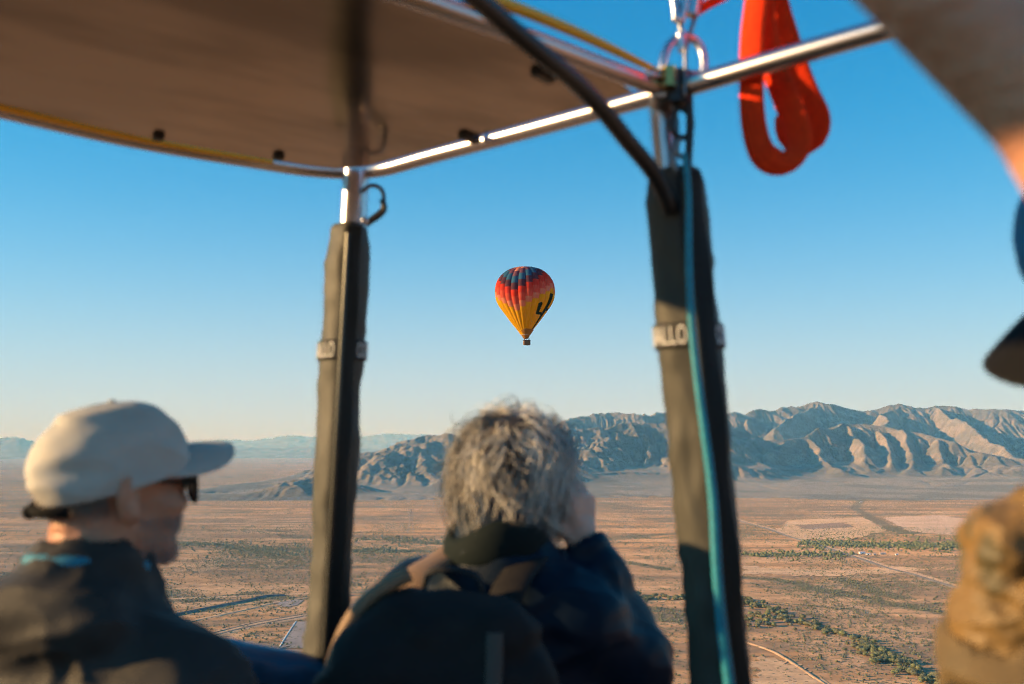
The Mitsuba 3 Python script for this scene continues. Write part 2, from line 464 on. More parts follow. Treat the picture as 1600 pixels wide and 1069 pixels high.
clearing('bare_field', [(1231, 815), (1348, 809), (1386, 830), (1329, 843), (1250, 842), (1216, 830)], 'pale_dirt', 'pale cleared field beyond the diagonal road', 0.5)
clearing('fallow_strip', [(1243, 822), (1320, 818), (1337, 825), (1259, 828)], 'red_dirt', 'darker scrubby strip inside the pale field', 0.9)
clearing('graded_lot', [(1379, 810), (1467, 805), (1530, 815), (1520, 838), (1467, 836), (1420, 831)], 'pink_dirt', 'pinkish graded land with rows of dark lines', 0.5)
clearing('sandy_flat', [(1165, 884), (1240, 890), (1330, 888), (1400, 884), (1450, 890), (1390, 897), (1250, 900), (1170, 896)], 'pale_dirt', 'pale sandy strip below the road', 0.4, rag=16, seed=4)
clearing('sandy_flat', [(1180, 1020), (1230, 1035), (1290, 1062), (1320, 1085), (1180, 1090)], 'pale_dirt', 'pale sand beside the green wash', 0.4, rag=10, seed=5)
way('dirt_road', [(1120, 800), (1155, 813), (1215, 831), (1290, 853), (1345, 870), (1395, 887), (1425, 894), (1500, 917), (1580, 945)], 32, 'pale_dirt', 'long straight road crossing the plain diagonally', 0.7, rag=0.2)
way('road_lane', [(1120, 801.2), (1155, 814.4), (1215, 832.6), (1290, 854.8), (1345, 872), (1395, 889.4), (1425, 896.6), (1500, 919.8), (1580, 948)], 15, 'road_grey', 'dark worn lane along the straight road', 1.2)
way('dirt_track', [(225, 937), (300, 935), (390, 931), (477, 928), (556, 925), (640, 921)], 16, 'pale_dirt', 'pale thin track behind the left post', 0.5, rag=0.5)
way('dirt_track', [(225, 986), (292, 972), (382, 953), (425, 943), (468, 936), (530, 930)], 14, 'pale_dirt', 'pale curving track left of the post', 0.5, rag=0.4)
way('embankment', [(225, 970), (283, 959), (335, 949), (382, 940), (420, 932), (445, 931)], 9, 'road_grey', 'dark raised bank curving to the left', 3.0, rag=0.3)
way('highway', [(190, 1025), (306, 997), (397, 974), (473, 960), (560, 944)], 9, 'red_dirt', 'upper carriageway of the double road at lower left', 1.0)
way('highway', [(190, 1030), (306, 1001.5), (397, 978), (473, 963.5), (560, 947)], 9, 'red_dirt', 'lower carriageway of the double road at lower left', 1.0)
way('road_verge', [(190, 1027.5), (306, 999.3), (397, 976), (473, 961.7), (560, 945.5)], 44, 'pale_dirt', 'pale verge under the double road', 0.45, rag=0.2)
way('dirt_track', [(541, 952), (566, 944), (584, 938), (580, 934), (556, 931), (536, 933)], 6, 'road_grey', 'dark looping track between the left post and the backpack', 0.8, step=10)
way('dirt_track', [(480, 1031), (455, 1029), (442, 1026), (434, 1021), (436, 1016), (448, 1013)], 6, 'road_grey', 'dark rounded drive at the grey lot', 0.9, step=8)
clearing('grey_lot', [(462, 971), (500, 969), (500, 1014), (437, 1012)], 'lot_grey', 'smooth grey lot beside the left post', 0.5, rag=0.5)
way('lot_line', [(462.5, 971), (450, 990), (437, 1012)], 2.2, 'white_paint', 'white edge line of the grey lot', 0.9, step=8)
clearing('gravel_pit', [(424, 943), (440, 938), (470, 937), (468, 946), (445, 949)], 'lot_grey', 'shallow grey pit behind the left post', 0.6, rag=1.0)
way('dirt_track', [(1165, 1002), (1215, 1020), (1262, 1050), (1300, 1075)], 6, 'pale_dirt', 'sandy footpath crossing bare sand at lower right', 0.9, rag=0.4)
way('dirt_track', [(1555, 1062), (1515, 1042), (1500, 1036), (1508, 1022), (1490, 1014)], 5, 'pale_dirt', 'winding track by the small trailer', 0.6, rag=0.4, step=10)

# ------------------------------------------------------------------ trees and scrub
def leaf_cloud(r, lobes, leaves, rng, flat=0.75, leaf=0.10):
    """A low crown: a few lumpy lobes with loose leaf clumps standing off them; unit height."""
    ms = []
    for k in range(lobes):
        s = trimesh.creation.icosphere(1)
        a = rng.random() * 6.28
        rad = r * (0.45 + 0.3 * rng.random())
        v = s.vertices * (1 + 0.55 * (meshkit.noise(s.vertices * 2.6 + 9 * k + rng.random() * 50) - 0.5))[:, None]
        off = r * 0.55 * (0.25 + rng.random())
        s.vertices = v * rad * [1, 1, flat] + [off * math.cos(a), off * math.sin(a), 0.42 + 0.22 * rng.random()]
        ms.append(s)
    shell = cat(ms)
    n = leaves
    i = rng.integers(0, len(shell.vertices), n)
    c = shell.vertices[i] + rng.normal(0, 0.06, (n, 3))
    tri = c[:, None] + rng.normal(0, leaf, (n, 3, 3))
    lf = trimesh.Trimesh(tri.reshape(-1, 3), np.arange(3 * n).reshape(-1, 3), process=False)
    return cat([shell, lf])


def leafy(dark, light):
    def f(p, n, uv):
        return mix(dark, light, fbm(p.x / 3.0, p.y / 3.0, p.z / 3.0, octaves=2)) * (0.8 + 0.4 * noise(p.x * 1.7, p.y * 1.7, p.z * 1.7))
    return f


pm('leaf_green', proc(leafy((0.12, 0.13, 0.055), (0.22, 0.225, 0.10)), 0.3), 0.9)
pm('leaf_olive', proc(leafy((0.11, 0.11, 0.055), (0.20, 0.19, 0.10)), 0.3), 0.9)
pm('leaf_grey', proc(leafy((0.115, 0.125, 0.075), (0.20, 0.205, 0.135)), 0.3), 0.9)
TREES = []
for k in range(6):
    r_ = np.random.default_rng(50 + k)
    crown = leaf_cloud(0.62, 4, 150, r_)
    stem = trimesh.creation.cone(0.07, 0.5, sections=6)
    stems = []
    for j in range(3):
        s_ = stem.copy()
        s_.apply_transform(trimesh.transformations.rotation_matrix(0.35, [math.cos(2.1 * j), math.sin(2.1 * j), 0]))
        stems.append(s_)
    TREES.append(ply(cat([crown] + stems), ('leaf_green', 'leaf_olive')[k % 2], smooth=60))


def along(line, n, spread, rng):
    p = resample(line, 2.0)
    i = rng.integers(0, len(p), n)
    t = np.gradient(p, axis=0)
    nr = np.stack([-t[:, 1], t[:, 0]], -1) / np.linalg.norm(t, axis=1, keepdims=True)
    return p[i] + nr[i] * rng.normal(0, spread, (n, 1)) + rng.normal(0, 2, (n, 2))


r_ = np.random.default_rng(77)
spots = np.vstack([along(WASH[0], 205, 13.0, r_), along([G2(1175, 962), G2(1215, 975), G2(1260, 978)], 26, 26.0, r_),
                   along([G2(985, 925), G2(1010, 938), G2(1060, 934), G2(1100, 945)], 50, 22.0, r_),
                   along([G2(1330, 1003), G2(1365, 1018), G2(1340, 1016)], 22, 14.0, r_)])
spots = spots[np.argsort(np.hypot(spots[:, 0], spots[:, 1]))][:290]
for k, (x, y) in enumerate(spots):
    key = numbered('desert_tree')
    h = 5.0 + 4.5 * r_.random() ** 1.5
    right = x / y > (1110 - 800) / F
    scene[key] = {**TREES[r_.integers(0, 6)], 'to_world': T().translate([float(x), float(y), float(floor_z(x, y)) - 0.1]).rotate([0, 0, 1], float(r_.random() * 360)).scale([h * (1 + 0.4 * r_.random()), h * (1 + 0.4 * r_.random()), h])}
    if right:
        px = W / 2 + F * x / (y * cp - ALT * sp)
        where, g = (('at the head of the green wash, next to the right post', 'head of the wash') if px < 1245 else ('in the upper bend of the green wash', 'upper bend of the wash') if px < 1330 else
                    ('in the broad middle of the green wash', 'middle of the wash') if px < 1415 else ('at the lower end of the green wash, nearest the bottom edge', 'lower end of the wash'))
        tag(key, 'small round green tree ' + where, 'tree', 'trees at the ' + g)
    else:
        tag(key, 'small green tree in the clump between the dark sleeve and the right post', 'tree', 'trees in the clump by the dark sleeve')


def crowd(pts, hmin, hmax, mesh_list, rng, flat=1.0):
    V, Fc, at_ = [], [], 0
    for (x, y), zz in zip(pts, floor_z(pts[:, 0], pts[:, 1])):
        m = mesh_list[rng.integers(0, len(mesh_list))]
        h = hmin + (hmax - hmin) * rng.random() ** 2
        a = rng.random() * 6.28
        c, s = math.cos(a), math.sin(a)
        v = m.vertices @ np.array([[c, s, 0], [-s, c, 0], [0, 0, flat]]) * h * (0.8 + 0.5 * rng.random())
        V.append(v + [x, y, zz - 0.1])
        Fc.append(m.faces + at_)
        at_ += len(v)
    return trimesh.Trimesh(np.vstack(V), np.vstack(Fc), process=False)


def lump(rng, sub=0):
    s = trimesh.creation.icosphere(sub) if sub else trimesh.creation.icosahedron()
    s.vertices = s.vertices * (0.75 + 0.5 * rng.random((len(s.vertices), 1))) * [0.62, 0.62, 0.5] + [0, 0, 0.42]
    return s


LUMPS = [lump(np.random.default_rng(90 + k)) for k in range(10)]
LUMPS1 = [lump(np.random.default_rng(190 + k), 1) for k in range(8)]
THICKETS = [([G2(1250, 848), G2(1330, 850), G2(1400, 851), G2(1475, 852), G2(1560, 852)], 1500, 42, 'green thicket of trees behind the white sheds'),
            ([G2(1165, 868), G2(1230, 866), G2(1290, 865), G2(1330, 866)], 330, 26, 'green thicket of trees left of the straight road'),
            ([G2(285, 849), G2(340, 851), G2(390, 860), G2(450, 866), G2(478, 871)], 700, 40, 'grey-green thicket between the cap and the left post'),
            ([G2(560, 842), G2(620, 843), G2(700, 852)], 420, 34, 'upper grey-green thicket right of the left post'),
            ([G2(560, 861), G2(600, 862), G2(635, 864)], 330, 26, 'lower grey-green thicket right of the left post'),
            ([G2(630, 878), G2(660, 880), G2(700, 878)], 120, 18, 'small thicket above the backpack')]
for k, (line, n, spread, label) in enumerate(THICKETS):
    key = numbered('thicket')
    pts = np.vstack([along(line, int(n * 0.7), spread * 1.2, r_), along(line, int(n * 0.45), spread * 3.2, r_)])
    scene[key] = ply(crowd(pts, 3.0, 7.5, LUMPS1, r_) if k in (0, 1) else crowd(pts, 2.2, 5.2, LUMPS1, r_), 'leaf_green' if k in (0, 1) else 'leaf_grey', smooth=60)
    tag(key, label, kind='stuff')

# shrubs on the plain: real bushes wherever one of them could still be made out
N = 520000
rad = np.sqrt(r_.random(N) * (4300.0 ** 2 - 1120.0 ** 2) + 1120.0 ** 2)
ang = np.radians(r_.random(N) * 60 - 30)
sx_, sy_ = rad * np.sin(ang), rad * np.cos(ang)
dense = np.array(cover(mi.Float(sx_), mi.Float(sy_))[0])
keep = (r_.random(N) < dense * 0.9) & (r_.random(N) < np.clip(2600.0 / rad, 0, 1) ** 2)
pts = np.stack([sx_, sy_], -1)[keep]
for k, b in enumerate(('leaf_grey', 'leaf_olive')):
    key = numbered('desert_scrub')
    scene[key] = ply(crowd(pts[k::2], 0.7, 3.3, LUMPS, r_), b, smooth=False)
    tag(key, 'scattered low shrubs on the sandy plain', kind='stuff')
print('shrubs', len(pts))

# ------------------------------------------------------------------ sheds, trailer, poles
def box(lx, ly, lz, at_=(0, 0, 0), bevel=0.0):
    """A box centred in x and y that stands on at_."""
    if bevel:
        b = m3.Manifold.batch_hull([m3.Manifold.sphere(bevel, 12).translate((sx * (lx / 2 - bevel), sy * (ly / 2 - bevel), sz * (lz / 2 - bevel))) for sx in (-1, 1) for sy in (-1, 1) for sz in (-1, 1)])
        m = b.to_mesh()
        b = trimesh.Trimesh(m.vert_properties[:, :3], m.tri_verts, process=False)
    else:
        b = trimesh.creation.box((lx, ly, lz))
    b.apply_translation([at_[0], at_[1], at_[2] + lz / 2])
    return b


def placed(m, pos, rot=0.0, s=1.0):
    m = m.copy()
    m.apply_scale(s)
    m.apply_transform(trimesh.transformations.rotation_matrix(rot, [0, 0, 1]))
    m.apply_translation(pos)
    return m


pm('shed_white', (0.74, 0.74, 0.72), 0.5)
pm('shed_tan', (0.42, 0.32, 0.25), 0.7)
pm('shed_roof', (0.50, 0.50, 0.52), 0.4)
pm('dark_opening', (0.03, 0.03, 0.035), 0.6)
pm('wood_pole', (0.14, 0.10, 0.075), 0.9)
pm('steel_lattice', (0.30, 0.29, 0.28), 0.6)


def gable(lx, ly, h, rise):
    x, y = lx / 2 + 0.4, ly / 2 + 0.5
    v = np.array([[-x, -y, h], [x, -y, h], [x, y, h], [-x, y, h], [-x, 0, h + rise], [x, 0, h + rise]], float)
    top = np.array([[0, 1, 5], [0, 5, 4], [2, 3, 4], [2, 4, 5], [0, 4, 3], [1, 2, 5], [0, 3, 2], [0, 2, 1]])
    return trimesh.Trimesh(v, top, process=False)


def shed(px, py, lx, ly, h, rot, wall, label, group='sheds beside the straight road'):
    key = numbered('shed')
    p = ground_at(px, py)
    p[2] = floor_z(p[0], p[1])
    part(key, 'wall', placed(box(lx, ly, h), p, rot), wall)
    part(key, 'roof', placed(gable(lx, ly, h + 0.02, 1.3), p, rot), 'shed_roof')
    part(key, 'door', placed(box(3.2, 0.12, 2.6, (0, -ly / 2 - 0.03, 0)), p, rot), 'dark_opening')
    tag(key, label, 'shed', group)


shed(1347, 864, 17, 9, 5.0, 0.15, 'shed_white', 'leftmost white shed of the row by the straight road')
shed(1356.5, 865.5, 12, 7, 3.6, -0.1, 'shed_white', 'low white shed, second from the left in the row by the road')
shed(1366, 866, 9, 6, 3.2, 0.3, 'shed_tan', 'small tan shed in the middle of the row by the road')
shed(1379, 865, 16, 8, 4.0, 0.05, 'shed_tan', 'long tan shed right of the middle of the row by the road')
shed(1401, 866, 8, 6, 3.4, 0.1, 'shed_white', 'small white shed at the right end of the row by the road')
shed(1345, 785, 14, 8, 4.0, 0.0, 'shed_white', 'lone white shed far out beneath the mountains', None)


def trailer(px, py, rot, label):
    key = numbered('trailer')
    p = ground_at(px, py)
    p[2] = floor_z(p[0], p[1])
    part(key, 'body', placed(box(8.0, 2.6, 2.6, (0, 0, 0.6), 0.35), p, rot), 'shed_white', smooth=30)
    part(key, 'window', placed(box(1.2, 0.06, 0.7, (-1.6, -1.31, 1.9)), p, rot), 'dark_opening')
    part(key, 'door', placed(box(0.8, 0.06, 1.8, (1.2, -1.31, 0.9)), p, rot), 'dark_opening')
    w = trimesh.creation.cylinder(0.38, 2.4, sections=12)
    w.apply_transform(trimesh.transformations.rotation_matrix(math.pi / 2, [1, 0, 0]))
    w.apply_translation([0.4, 0, 0.38])
    part(key, 'wheels', placed(w, p, rot), 'dark_opening')
    tag(key, label, 'trailer')


trailer(1513, 1046, 0.6, 'small white trailer standing on bare sand at lower right')
trailer(1523, 1048, 1.9, 'smaller pale trailer right of the white trailer on bare sand')


def utility_pole(px, py, h, label):
    key = numbered('utility_pole')
    p = ground_at(px, py)
    p[2] = floor_z(p[0], p[1])
    part(key, 'post', placed(trimesh.creation.cylinder(0.28, h, sections=8).apply_translation([0, 0, h / 2]), p), 'wood_pole')
    part(key, 'crossarm', placed(box(4.4, 0.25, 0.3, (0, 0, h - 1.6)), p, 0.5), 'wood_pole')
    tag(key, label, 'pole', 'utility poles on the plain')


for px, py, h, label in ((363, 884, 24, 'thin wooden pole right of the cap, leftmost of three'), (382, 883, 24, 'thin wooden pole right of the cap, middle of three'),
                         (452, 876, 20, 'thin wooden pole just left of the left post'), (1291, 845, 22, 'thin wooden pole standing in the pale field'),
                         (1450, 836, 20, 'thin wooden pole by the graded land')):
    utility_pole(px, py, h, label)


def bar_between(a, b, r, sections=6):
    a, b = np.asarray(a, float), np.asarray(b, float)
    return trimesh.creation.cylinder(r, segment=[a, b], sections=sections)


def pylon(px, py, h, label):
    key = numbered('power_pylon')
    p = ground_at(px, py)
    p[2] = floor_z(p[0], p[1])
    w0, w1 = 0.12 * h, 0.022 * h
    lv = np.array([0, 0.2, 0.38, 0.54, 0.68, 0.8, 0.9, 1.0])
    cor = [[np.array([sx * (w0 + (w1 - w0) * t) / 1, sy * (w0 + (w1 - w0) * t), h * t]) for (sx, sy) in ((-1, -1), (1, -1), (1, 1), (-1, 1))] for t in lv]
    for k in range(4):
        part(key, 'leg', placed(bar_between(cor[0][k], cor[-1][k], 0.32), p, 0.4), 'steel_lattice')
    br = []
    for a, b in zip(cor[:-1], cor[1:]):
        for k in range(4):
            j = (k + 1) % 4
            br += [bar_between(a[k], b[j], 0.16, 4), bar_between(a[j], b[k], 0.16, 4), bar_between(b[k], b[j], 0.14, 4)]
    part(key, 'bracing', placed(cat(br), p, 0.4), 'steel_lattice')
    for t in (0.74, 0.86, 0.97):
        part(key, 'crossarm', placed(cat([bar_between([-0.17 * h, 0, t * h + 0.5], [0.17 * h, 0, t * h + 0.5], 0.3, 4), bar_between([-0.17 * h, 0, t * h + 0.5], [0, 0, t * h + 2.4], 0.18, 4), bar_between([0.17 * h, 0, t * h + 0.5], [0, 0, t * h + 2.4], 0.18, 4)]), p, 0.4), 'steel_lattice')
    tag(key, label, 'pylon')


pylon(642, 833, 88, 'steel lattice power pylon left of the grey-haired head')

# ------------------------------------------------------------------ the other balloon
BZ = at(819.6, 0, 290.0)[0], 290.0
ZPX = 290.0 / F / 5.9375                           # metres per pixel of the enlarged photograph


def bal_z(yz):
    """Height of a row of the enlarged photograph of the balloon."""
    return at(819.6, 380 + yz / 5.9375, 290.0)[2]


PROF = np.array([(222, 0), (224, 45), (229, 80), (240, 125), (258, 170), (285, 208), (320, 240), (370, 268), (420, 281), (460, 283), (500, 279), (540, 267), (580, 246), (635, 206), (710, 150), (770, 103), (820, 62), (850, 42)], float)
from scipy.interpolate import PchipInterpolator
prof_r = PchipInterpolator(PROF[:, 0], PROF[:, 1] * ZPX)
NG = 24


def fabric(p, n, uv):
    g, v = uv.x, uv.y                              # gore number (turning to the right), row of the panel pattern
    i = dr.floor(g)
    zig = i - 10.0 + 6.0
    zig = zig - 12.0 * dr.floor(zig / 12.0) - 6.0
    s = v + 0.053 * dr.abs(zig) + 0.012 * (cell_rand(i, 3) - 0.5)
    salmon, plum, blue, red, yellow = (mi.Color3f(*c) for c in ((0.78, 0.27, 0.17), (0.20, 0.085, 0.12), (0.045, 0.15, 0.25), (0.66, 0.055, 0.035), (0.84, 0.43, 0.02)))
    col = dr.select(s < 0.11, salmon, dr.select(s < 0.19, plum, dr.select(s < 0.285, blue, dr.select(s < 0.38, plum * 0.6, dr.select(s < 0.57, red, dr.select(s < 0.645, salmon, yellow))))))
    col = dr.select((s < 0.57) & (s > 0.47), mix(red, salmon, 0.25), col)
    # the dark saguaro sewn on the yellow cloth: trunk and two bent arms
    a = g * 15.0 - 88.0
    def bar(x0, y0, x1, y1, w):
        X, Y = a, v * 330.0
        dx, dy = x1 - x0, (y1 - y0) * 330.0
        t = dr.clip(((X - x0) * dx + (Y - y0 * 330.0) * dy) / (dx * dx + dy * dy), 0, 1)
        return dr.sqrt(dr.square(X - x0 - t * dx) + dr.square(Y - y0 * 330.0 - t * dy)) < w
    on = bar(154, 0.415, 156, 0.86, 6.0) | bar(129, 0.55, 131, 0.665, 5.5) | bar(131, 0.672, 155, 0.672, 5.5) | bar(179, 0.47, 179, 0.60, 5.5) | bar(179, 0.605, 155, 0.605, 5.5)
    return dr.select(on, mi.Color3f(0.015, 0.04, 0.03), col) * (0.92 + 0.16 * noise(p.x * 1.3, p.y * 1.3, p.z * 1.3))


scene['balloon_cloth'] = {'type': 'principledthin', 'base_color': proc(fabric), 'roughness': 0.45, 'diff_trans': 0.55, 'spec_trans': 0.0}
pm('scoop_cloth', (0.30, 0.12, 0.02), 0.7)
pm('wicker', (0.16, 0.085, 0.045), 0.8)
pm('dark_leather', (0.045, 0.03, 0.025), 0.5)
pm('cable_steel', (0.35, 0.35, 0.35), 0.4, metallic=1.0)
bal = 'hot_air_balloon'
tag(bal, 'striped red blue and yellow hot air balloon with dark cactus, floating in the sky', 'balloon')
rows = np.concatenate([np.linspace(222, 300, 22), np.linspace(310, 850, 46)])
us = np.linspace(0, 1, 13)
for i in range(NG):
    V, UV = [], []
    for yz in rows:
        R = float(prof_r(yz))
        puff = 0.075 * min(1.0, R / 3.0) * (1.0 - 0.35 * (yz - 222) / 660)
        for u in us:
            th = math.radians(15.0 * (i + u) - 180.0 - 0.0)      # gore 6 faces left, gore 12 the eye, gore 18 right
            # the seam lies deeper than the middle of the gore
            r = R * (1 - puff * (1 - math.sin(math.pi * u) ** 0.8))
            V.append([BZ[0] + r * math.sin(th + math.pi * 0) * 1.0, BZ[1] - r * math.cos(th), bal_z(yz)])
            UV.append([i + min(max(u, 1e-3), 1 - 1e-3), (yz - 222) / 663.0])
    m = trimesh.Trimesh(np.array(V), grid_faces(len(rows), len(us)), process=False)
    part(bal, 'gore', m, 'balloon_cloth', smooth=True, uv=np.array(UV))


def lathe(prof, n=32, open_=True):
    """A surface of revolution about z from (radius, height) pairs."""
    a = np.linspace(0, 2 * np.pi, n, endpoint=False)
    P = np.asarray(prof, float)
    v = np.stack([P[:, None, 0] * np.cos(a), P[:, None, 0] * np.sin(a), np.repeat(P[:, 1:2], n, 1)], -1).reshape(-1, 3)
    f = []
    for i in range(len(P) - 1):
        for j in range(n):
            k = (j + 1) % n
            f += [[i * n + j, i * n + k, (i + 1) * n + k], [i * n + j, (i + 1) * n + k, (i + 1) * n + j]]
    return trimesh.Trimesh(v, np.array(f), process=False)


bz = lambda yz: bal_z(yz)
part(bal, 'scoop', placed(lathe([(2.36, bz(802)), (1.95, bz(825)), (1.35, bz(850)), (0.62, bz(887))], 24), (BZ[0] + 0.2, BZ[1], 0)), 'scoop_cloth', smooth=True)
part(bal, 'mouth_rope', placed(trimesh.creation.torus(1.34, 0.05, 24, 6), (BZ[0] + 0.1, BZ[1], bz(851))), 'white_paint', smooth=True)
bk = (BZ[0] + 0.5, BZ[1])
zt, zb = bz(905), bz(945)
bw, bd = 1.85, 1.25
hb = zt - zb


def hollow(lx, ly, h, t, z0):
    o = m3.Manifold.cube((lx, ly, h), True).translate((0, 0, z0 + h / 2)) - m3.Manifold.cube((lx - 2 * t, ly - 2 * t, h), True).translate((0, 0, z0 + h / 2 + t))
    m = o.to_mesh()
    return trimesh.Trimesh(m.vert_properties[:, :3], m.tri_verts, process=False)


part(bal, 'basket', placed(hollow(bw, bd, hb, 0.06, zb), (*bk, 0), 0.25), 'wicker')
part(bal, 'basket_rim', placed(hollow(bw + 0.12, bd + 0.12, 0.16, 0.14, zt - 0.05), (*bk, 0), 0.25), 'dark_leather')
for sx in (-1, 1):
    for sy in (-1, 1):
        c, s_ = math.cos(0.25), math.sin(0.25)
        x, y = sx * bw / 2 * 0.95, sy * bd / 2 * 0.95
        b0 = np.array([bk[0] + c * x - s_ * y, bk[1] + s_ * x + c * y, zt])
        b1 = np.array([bk[0] + 0.5 * (c * x - s_ * y), bk[1] + 0.5 * (s_ * x + c * y), zt + 0.95])
        part(bal, 'upright', bar_between(b0, b1, 0.05), 'dark_leather')
        part(bal, 'cable', bar_between(b1, [BZ[0] + 0.1 + sx * 0.95, BZ[1] + sy * 0.95, bz(851)], 0.02, 5), 'cable_steel')
part(bal, 'burner', placed(cat([box(0.95, 0.7, 0.1, (0, 0, zt + 0.93)), trimesh.creation.cylinder(0.2, 0.5, sections=16).apply_translation([0.22, 0, zt + 1.22]), trimesh.creation.cylinder(0.2, 0.5, sections=16).apply_translation([-0.22, 0, zt + 1.22])]), (*bk, 0), 0.25), 'cable_steel')

# ------------------------------------------------------------------ the rig over the basket
ZF = at(560, 267, 1.9)[2]                          # level of the burner frame
FLOOR = -1.56


def sweep(pts, r, sides=14, closed=False, step=None, flat=1.0, up=None, caps=True):
    """A tube along points; r a number or one per point; flat squashes it along the frame's second axis."""
    p = np.asarray(pts, float)
    rr_ = np.broadcast_to(np.asarray(r, float), (len(p),))
    if step:
        q = np.column_stack([p, rr_])
        if closed:
            q = np.vstack([q, q[:1]])
        L = np.concatenate([[0], np.cumsum(np.linalg.norm(np.diff(q[:, :3], axis=0), axis=1))])
        t = np.linspace(0, L[-1], max(4, int(L[-1] / step)))
        from scipy.interpolate import CubicSpline
        q = np.stack([CubicSpline(L, q[:, k], bc_type='periodic' if closed else 'natural')(t) for k in range(4)], -1)
        if closed:
            q = q[:-1]
        p, rr_ = q[:, :3], np.abs(q[:, 3])
    n = len(p)
    if closed:
        t = np.roll(p, -1, 0) - np.roll(p, 1, 0)
    else:
        t = np.gradient(p, axis=0)
    t /= np.linalg.norm(t, axis=1, keepdims=True)
    a = np.zeros_like(p)
    u = np.asarray(up if up is not None else ([0, 0, 1] if abs(t[0][2]) < 0.9 else [0, 1, 0]), float)
    for k in range(n):
        v = u - t[k] * (u @ t[k])
        u = v / np.linalg.norm(v)
        a[k] = u
        if up is not None:
            u = np.asarray(up, float)
    b = np.cross(t, a)
    ang_ = np.arange(sides) * 2 * np.pi / sides
    ring = p[:, None] + rr_[:, None, None] * (np.cos(ang_)[None, :, None] * a[:, None] + flat * np.sin(ang_)[None, :, None] * b[:, None])
    v = ring.reshape(-1, 3)
    f = []
    m = n if closed else n - 1
    i, j = np.meshgrid(np.arange(m), np.arange(sides), indexing='ij')
    A, B = i * sides + j, i * sides + (j + 1) % sides
    C, D = ((i + 1) % n) * sides + (j + 1) % sides, ((i + 1) % n) * sides + j
    f = np.vstack([np.stack([A, B, C], -1).reshape(-1, 3), np.stack([A, C, D], -1).reshape(-1, 3)])
    if not closed and caps:
        v = np.vstack([v, p[:1], p[-1:]])
        j = np.arange(sides)
        f = np.vstack([f, np.stack([(j + 1) % sides, j, 0 * j + n * sides], -1), np.stack([(n - 1) * sides + j, (n - 1) * sides + (j + 1) % sides, 0 * j + n * sides + 1], -1)])
    return trimesh.Trimesh(v, f[:, ::-1], process=False)


def scratches(p, n, uv):
    return 0.5 * noise(p.x * 40, p.y * 40, p.z * 40) + 0.5 * noise(p.x * 160, p.y * 160, p.z * 160)


scene['steel'] = {'type': 'twosided', 'bsdf': {'type': 'roughconductor', 'material': 'Cr', 'alpha': 0.08, 'distribution': 'ggx', 'specular_reflectance': rgb(0.90, 0.88, 0.86)}}
scene['steel_dull'] = {'type': 'twosided', 'bsdf': {'type': 'principled', 'base_color': rgb(0.42, 0.40, 0.38), 'metallic': 0.9, 'roughness': 0.32}}


def sheet_tone(p, n, uv):
    a = fbm(p.x * 3 + p.y * 2, p.y * 9 - p.x * 7, 1.0, octaves=4)
    return mix((0.185, 0.142, 0.11), (0.30, 0.235, 0.185), smoothstep(0.3, 0.7, a))


scene['shield_sheet'] = {'type': 'twosided', 'bsdf': {'type': 'bumpmap', 'arbitrary': proc(lambda p, n, uv: fbm(p.x * 7, p.y * 7, p.z * 7, octaves=2), 2e-3), 'scale': 0.002,
                         'bsdf': {'type': 'principled', 'base_color': proc(sheet_tone), 'metallic': 1.0, 'roughness': 0.17}}}
pm('yellow_hose_and_reflection', (0.85, 0.42, 0.02), 0.4)
pm('black_rubber', (0.012, 0.012, 0.013), 0.42)
pm('brass', (0.55, 0.36, 0.12), 0.3, metallic=1.0)


def weave(p, n, uv):
    return 0.6 * noise(p.x * 900, p.y * 900, p.z * 500) + 0.4 * noise(p.x * 60, p.y * 60, p.z * 25)


pm('cover_cloth', proc(lambda p, n, uv: mix((0.034, 0.033, 0.027), (0.056, 0.054, 0.044), fbm(p.x * 22, p.y * 22, p.z * 9)), 1e-3), 0.62, bump=(proc(lambda p, n, uv: noise(p.x * 30, p.y * 30, p.z * 14), 1e-3), 0.004))
pm('zip_tape', (0.012, 0.013, 0.012), 0.7)
pm('zip_teeth', (0.10, 0.10, 0.09), 0.3, metallic=0.7)
pm('webbing_black', (0.014, 0.014, 0.016), 0.75)
pm('print_white', (0.78, 0.76, 0.74), 0.6)
pm('rope_teal', proc(lambda p, n, uv: mix((0.005, 0.19, 0.28), (0.010, 0.30, 0.40), noise(p.x * 120, p.y * 120, p.z * 240)), 1e-3), 0.55)
pm('strap_red', proc(lambda p, n, uv: mix((0.70, 0.028, 0.006), (0.90, 0.062, 0.010), noise(p.x * 300, p.y * 300, p.z * 300)), 1e-3), 0.85, specular=0.1, bump=(proc(lambda p, n, uv: noise(p.x * 420, p.y * 420, p.z * 420), 5e-4), 0.0012))
pm('wire', (0.20, 0.20, 0.21), 0.35, metallic=1.0)

# the burner frame
fr = 'burner_frame'
tag(fr, 'steel tube frame overhead holding a brown reflective metal sheet', 'frame')
Q = lambda px, py, dz=0.0: atz(px, py, ZF) + [0, 0, dz]
A_, B_ = Q(560, 268), Q(1046, 143)
outer = [Q(-420, 66), Q(-200, 122), Q(0, 171), Q(200, 217), Q(400, 252), Q(470, 263), Q(530, 268), Q(585, 266), Q(640, 253), Q(740, 226), Q(900, 183), B_]
part(fr, 'rail', sweep(outer, 0.0145, 16, step=0.02), 'steel', smooth=True)
side = [B_, Q(940, 104), Q(820, 58), Q(640, -6), Q(420, -80), Q(150, -165)]
part(fr, 'rail', sweep(side, 0.0135, 16, step=0.02), 'steel', smooth=True)
right = [B_, Q(1230, 89), Q(1400, 41), Q(1600, -12), Q(1800, -62), Q(2600, -230)]
part(fr, 'rail', sweep(right, 0.0150, 16, step=0.02), 'steel', smooth=True)
import shapely
from shapely.geometry import Polygon
IN = np.array([-0.6, -0.8, 0]) * 0.042              # the sheet stops short of the front rail, so that the sun reaches the rail over it
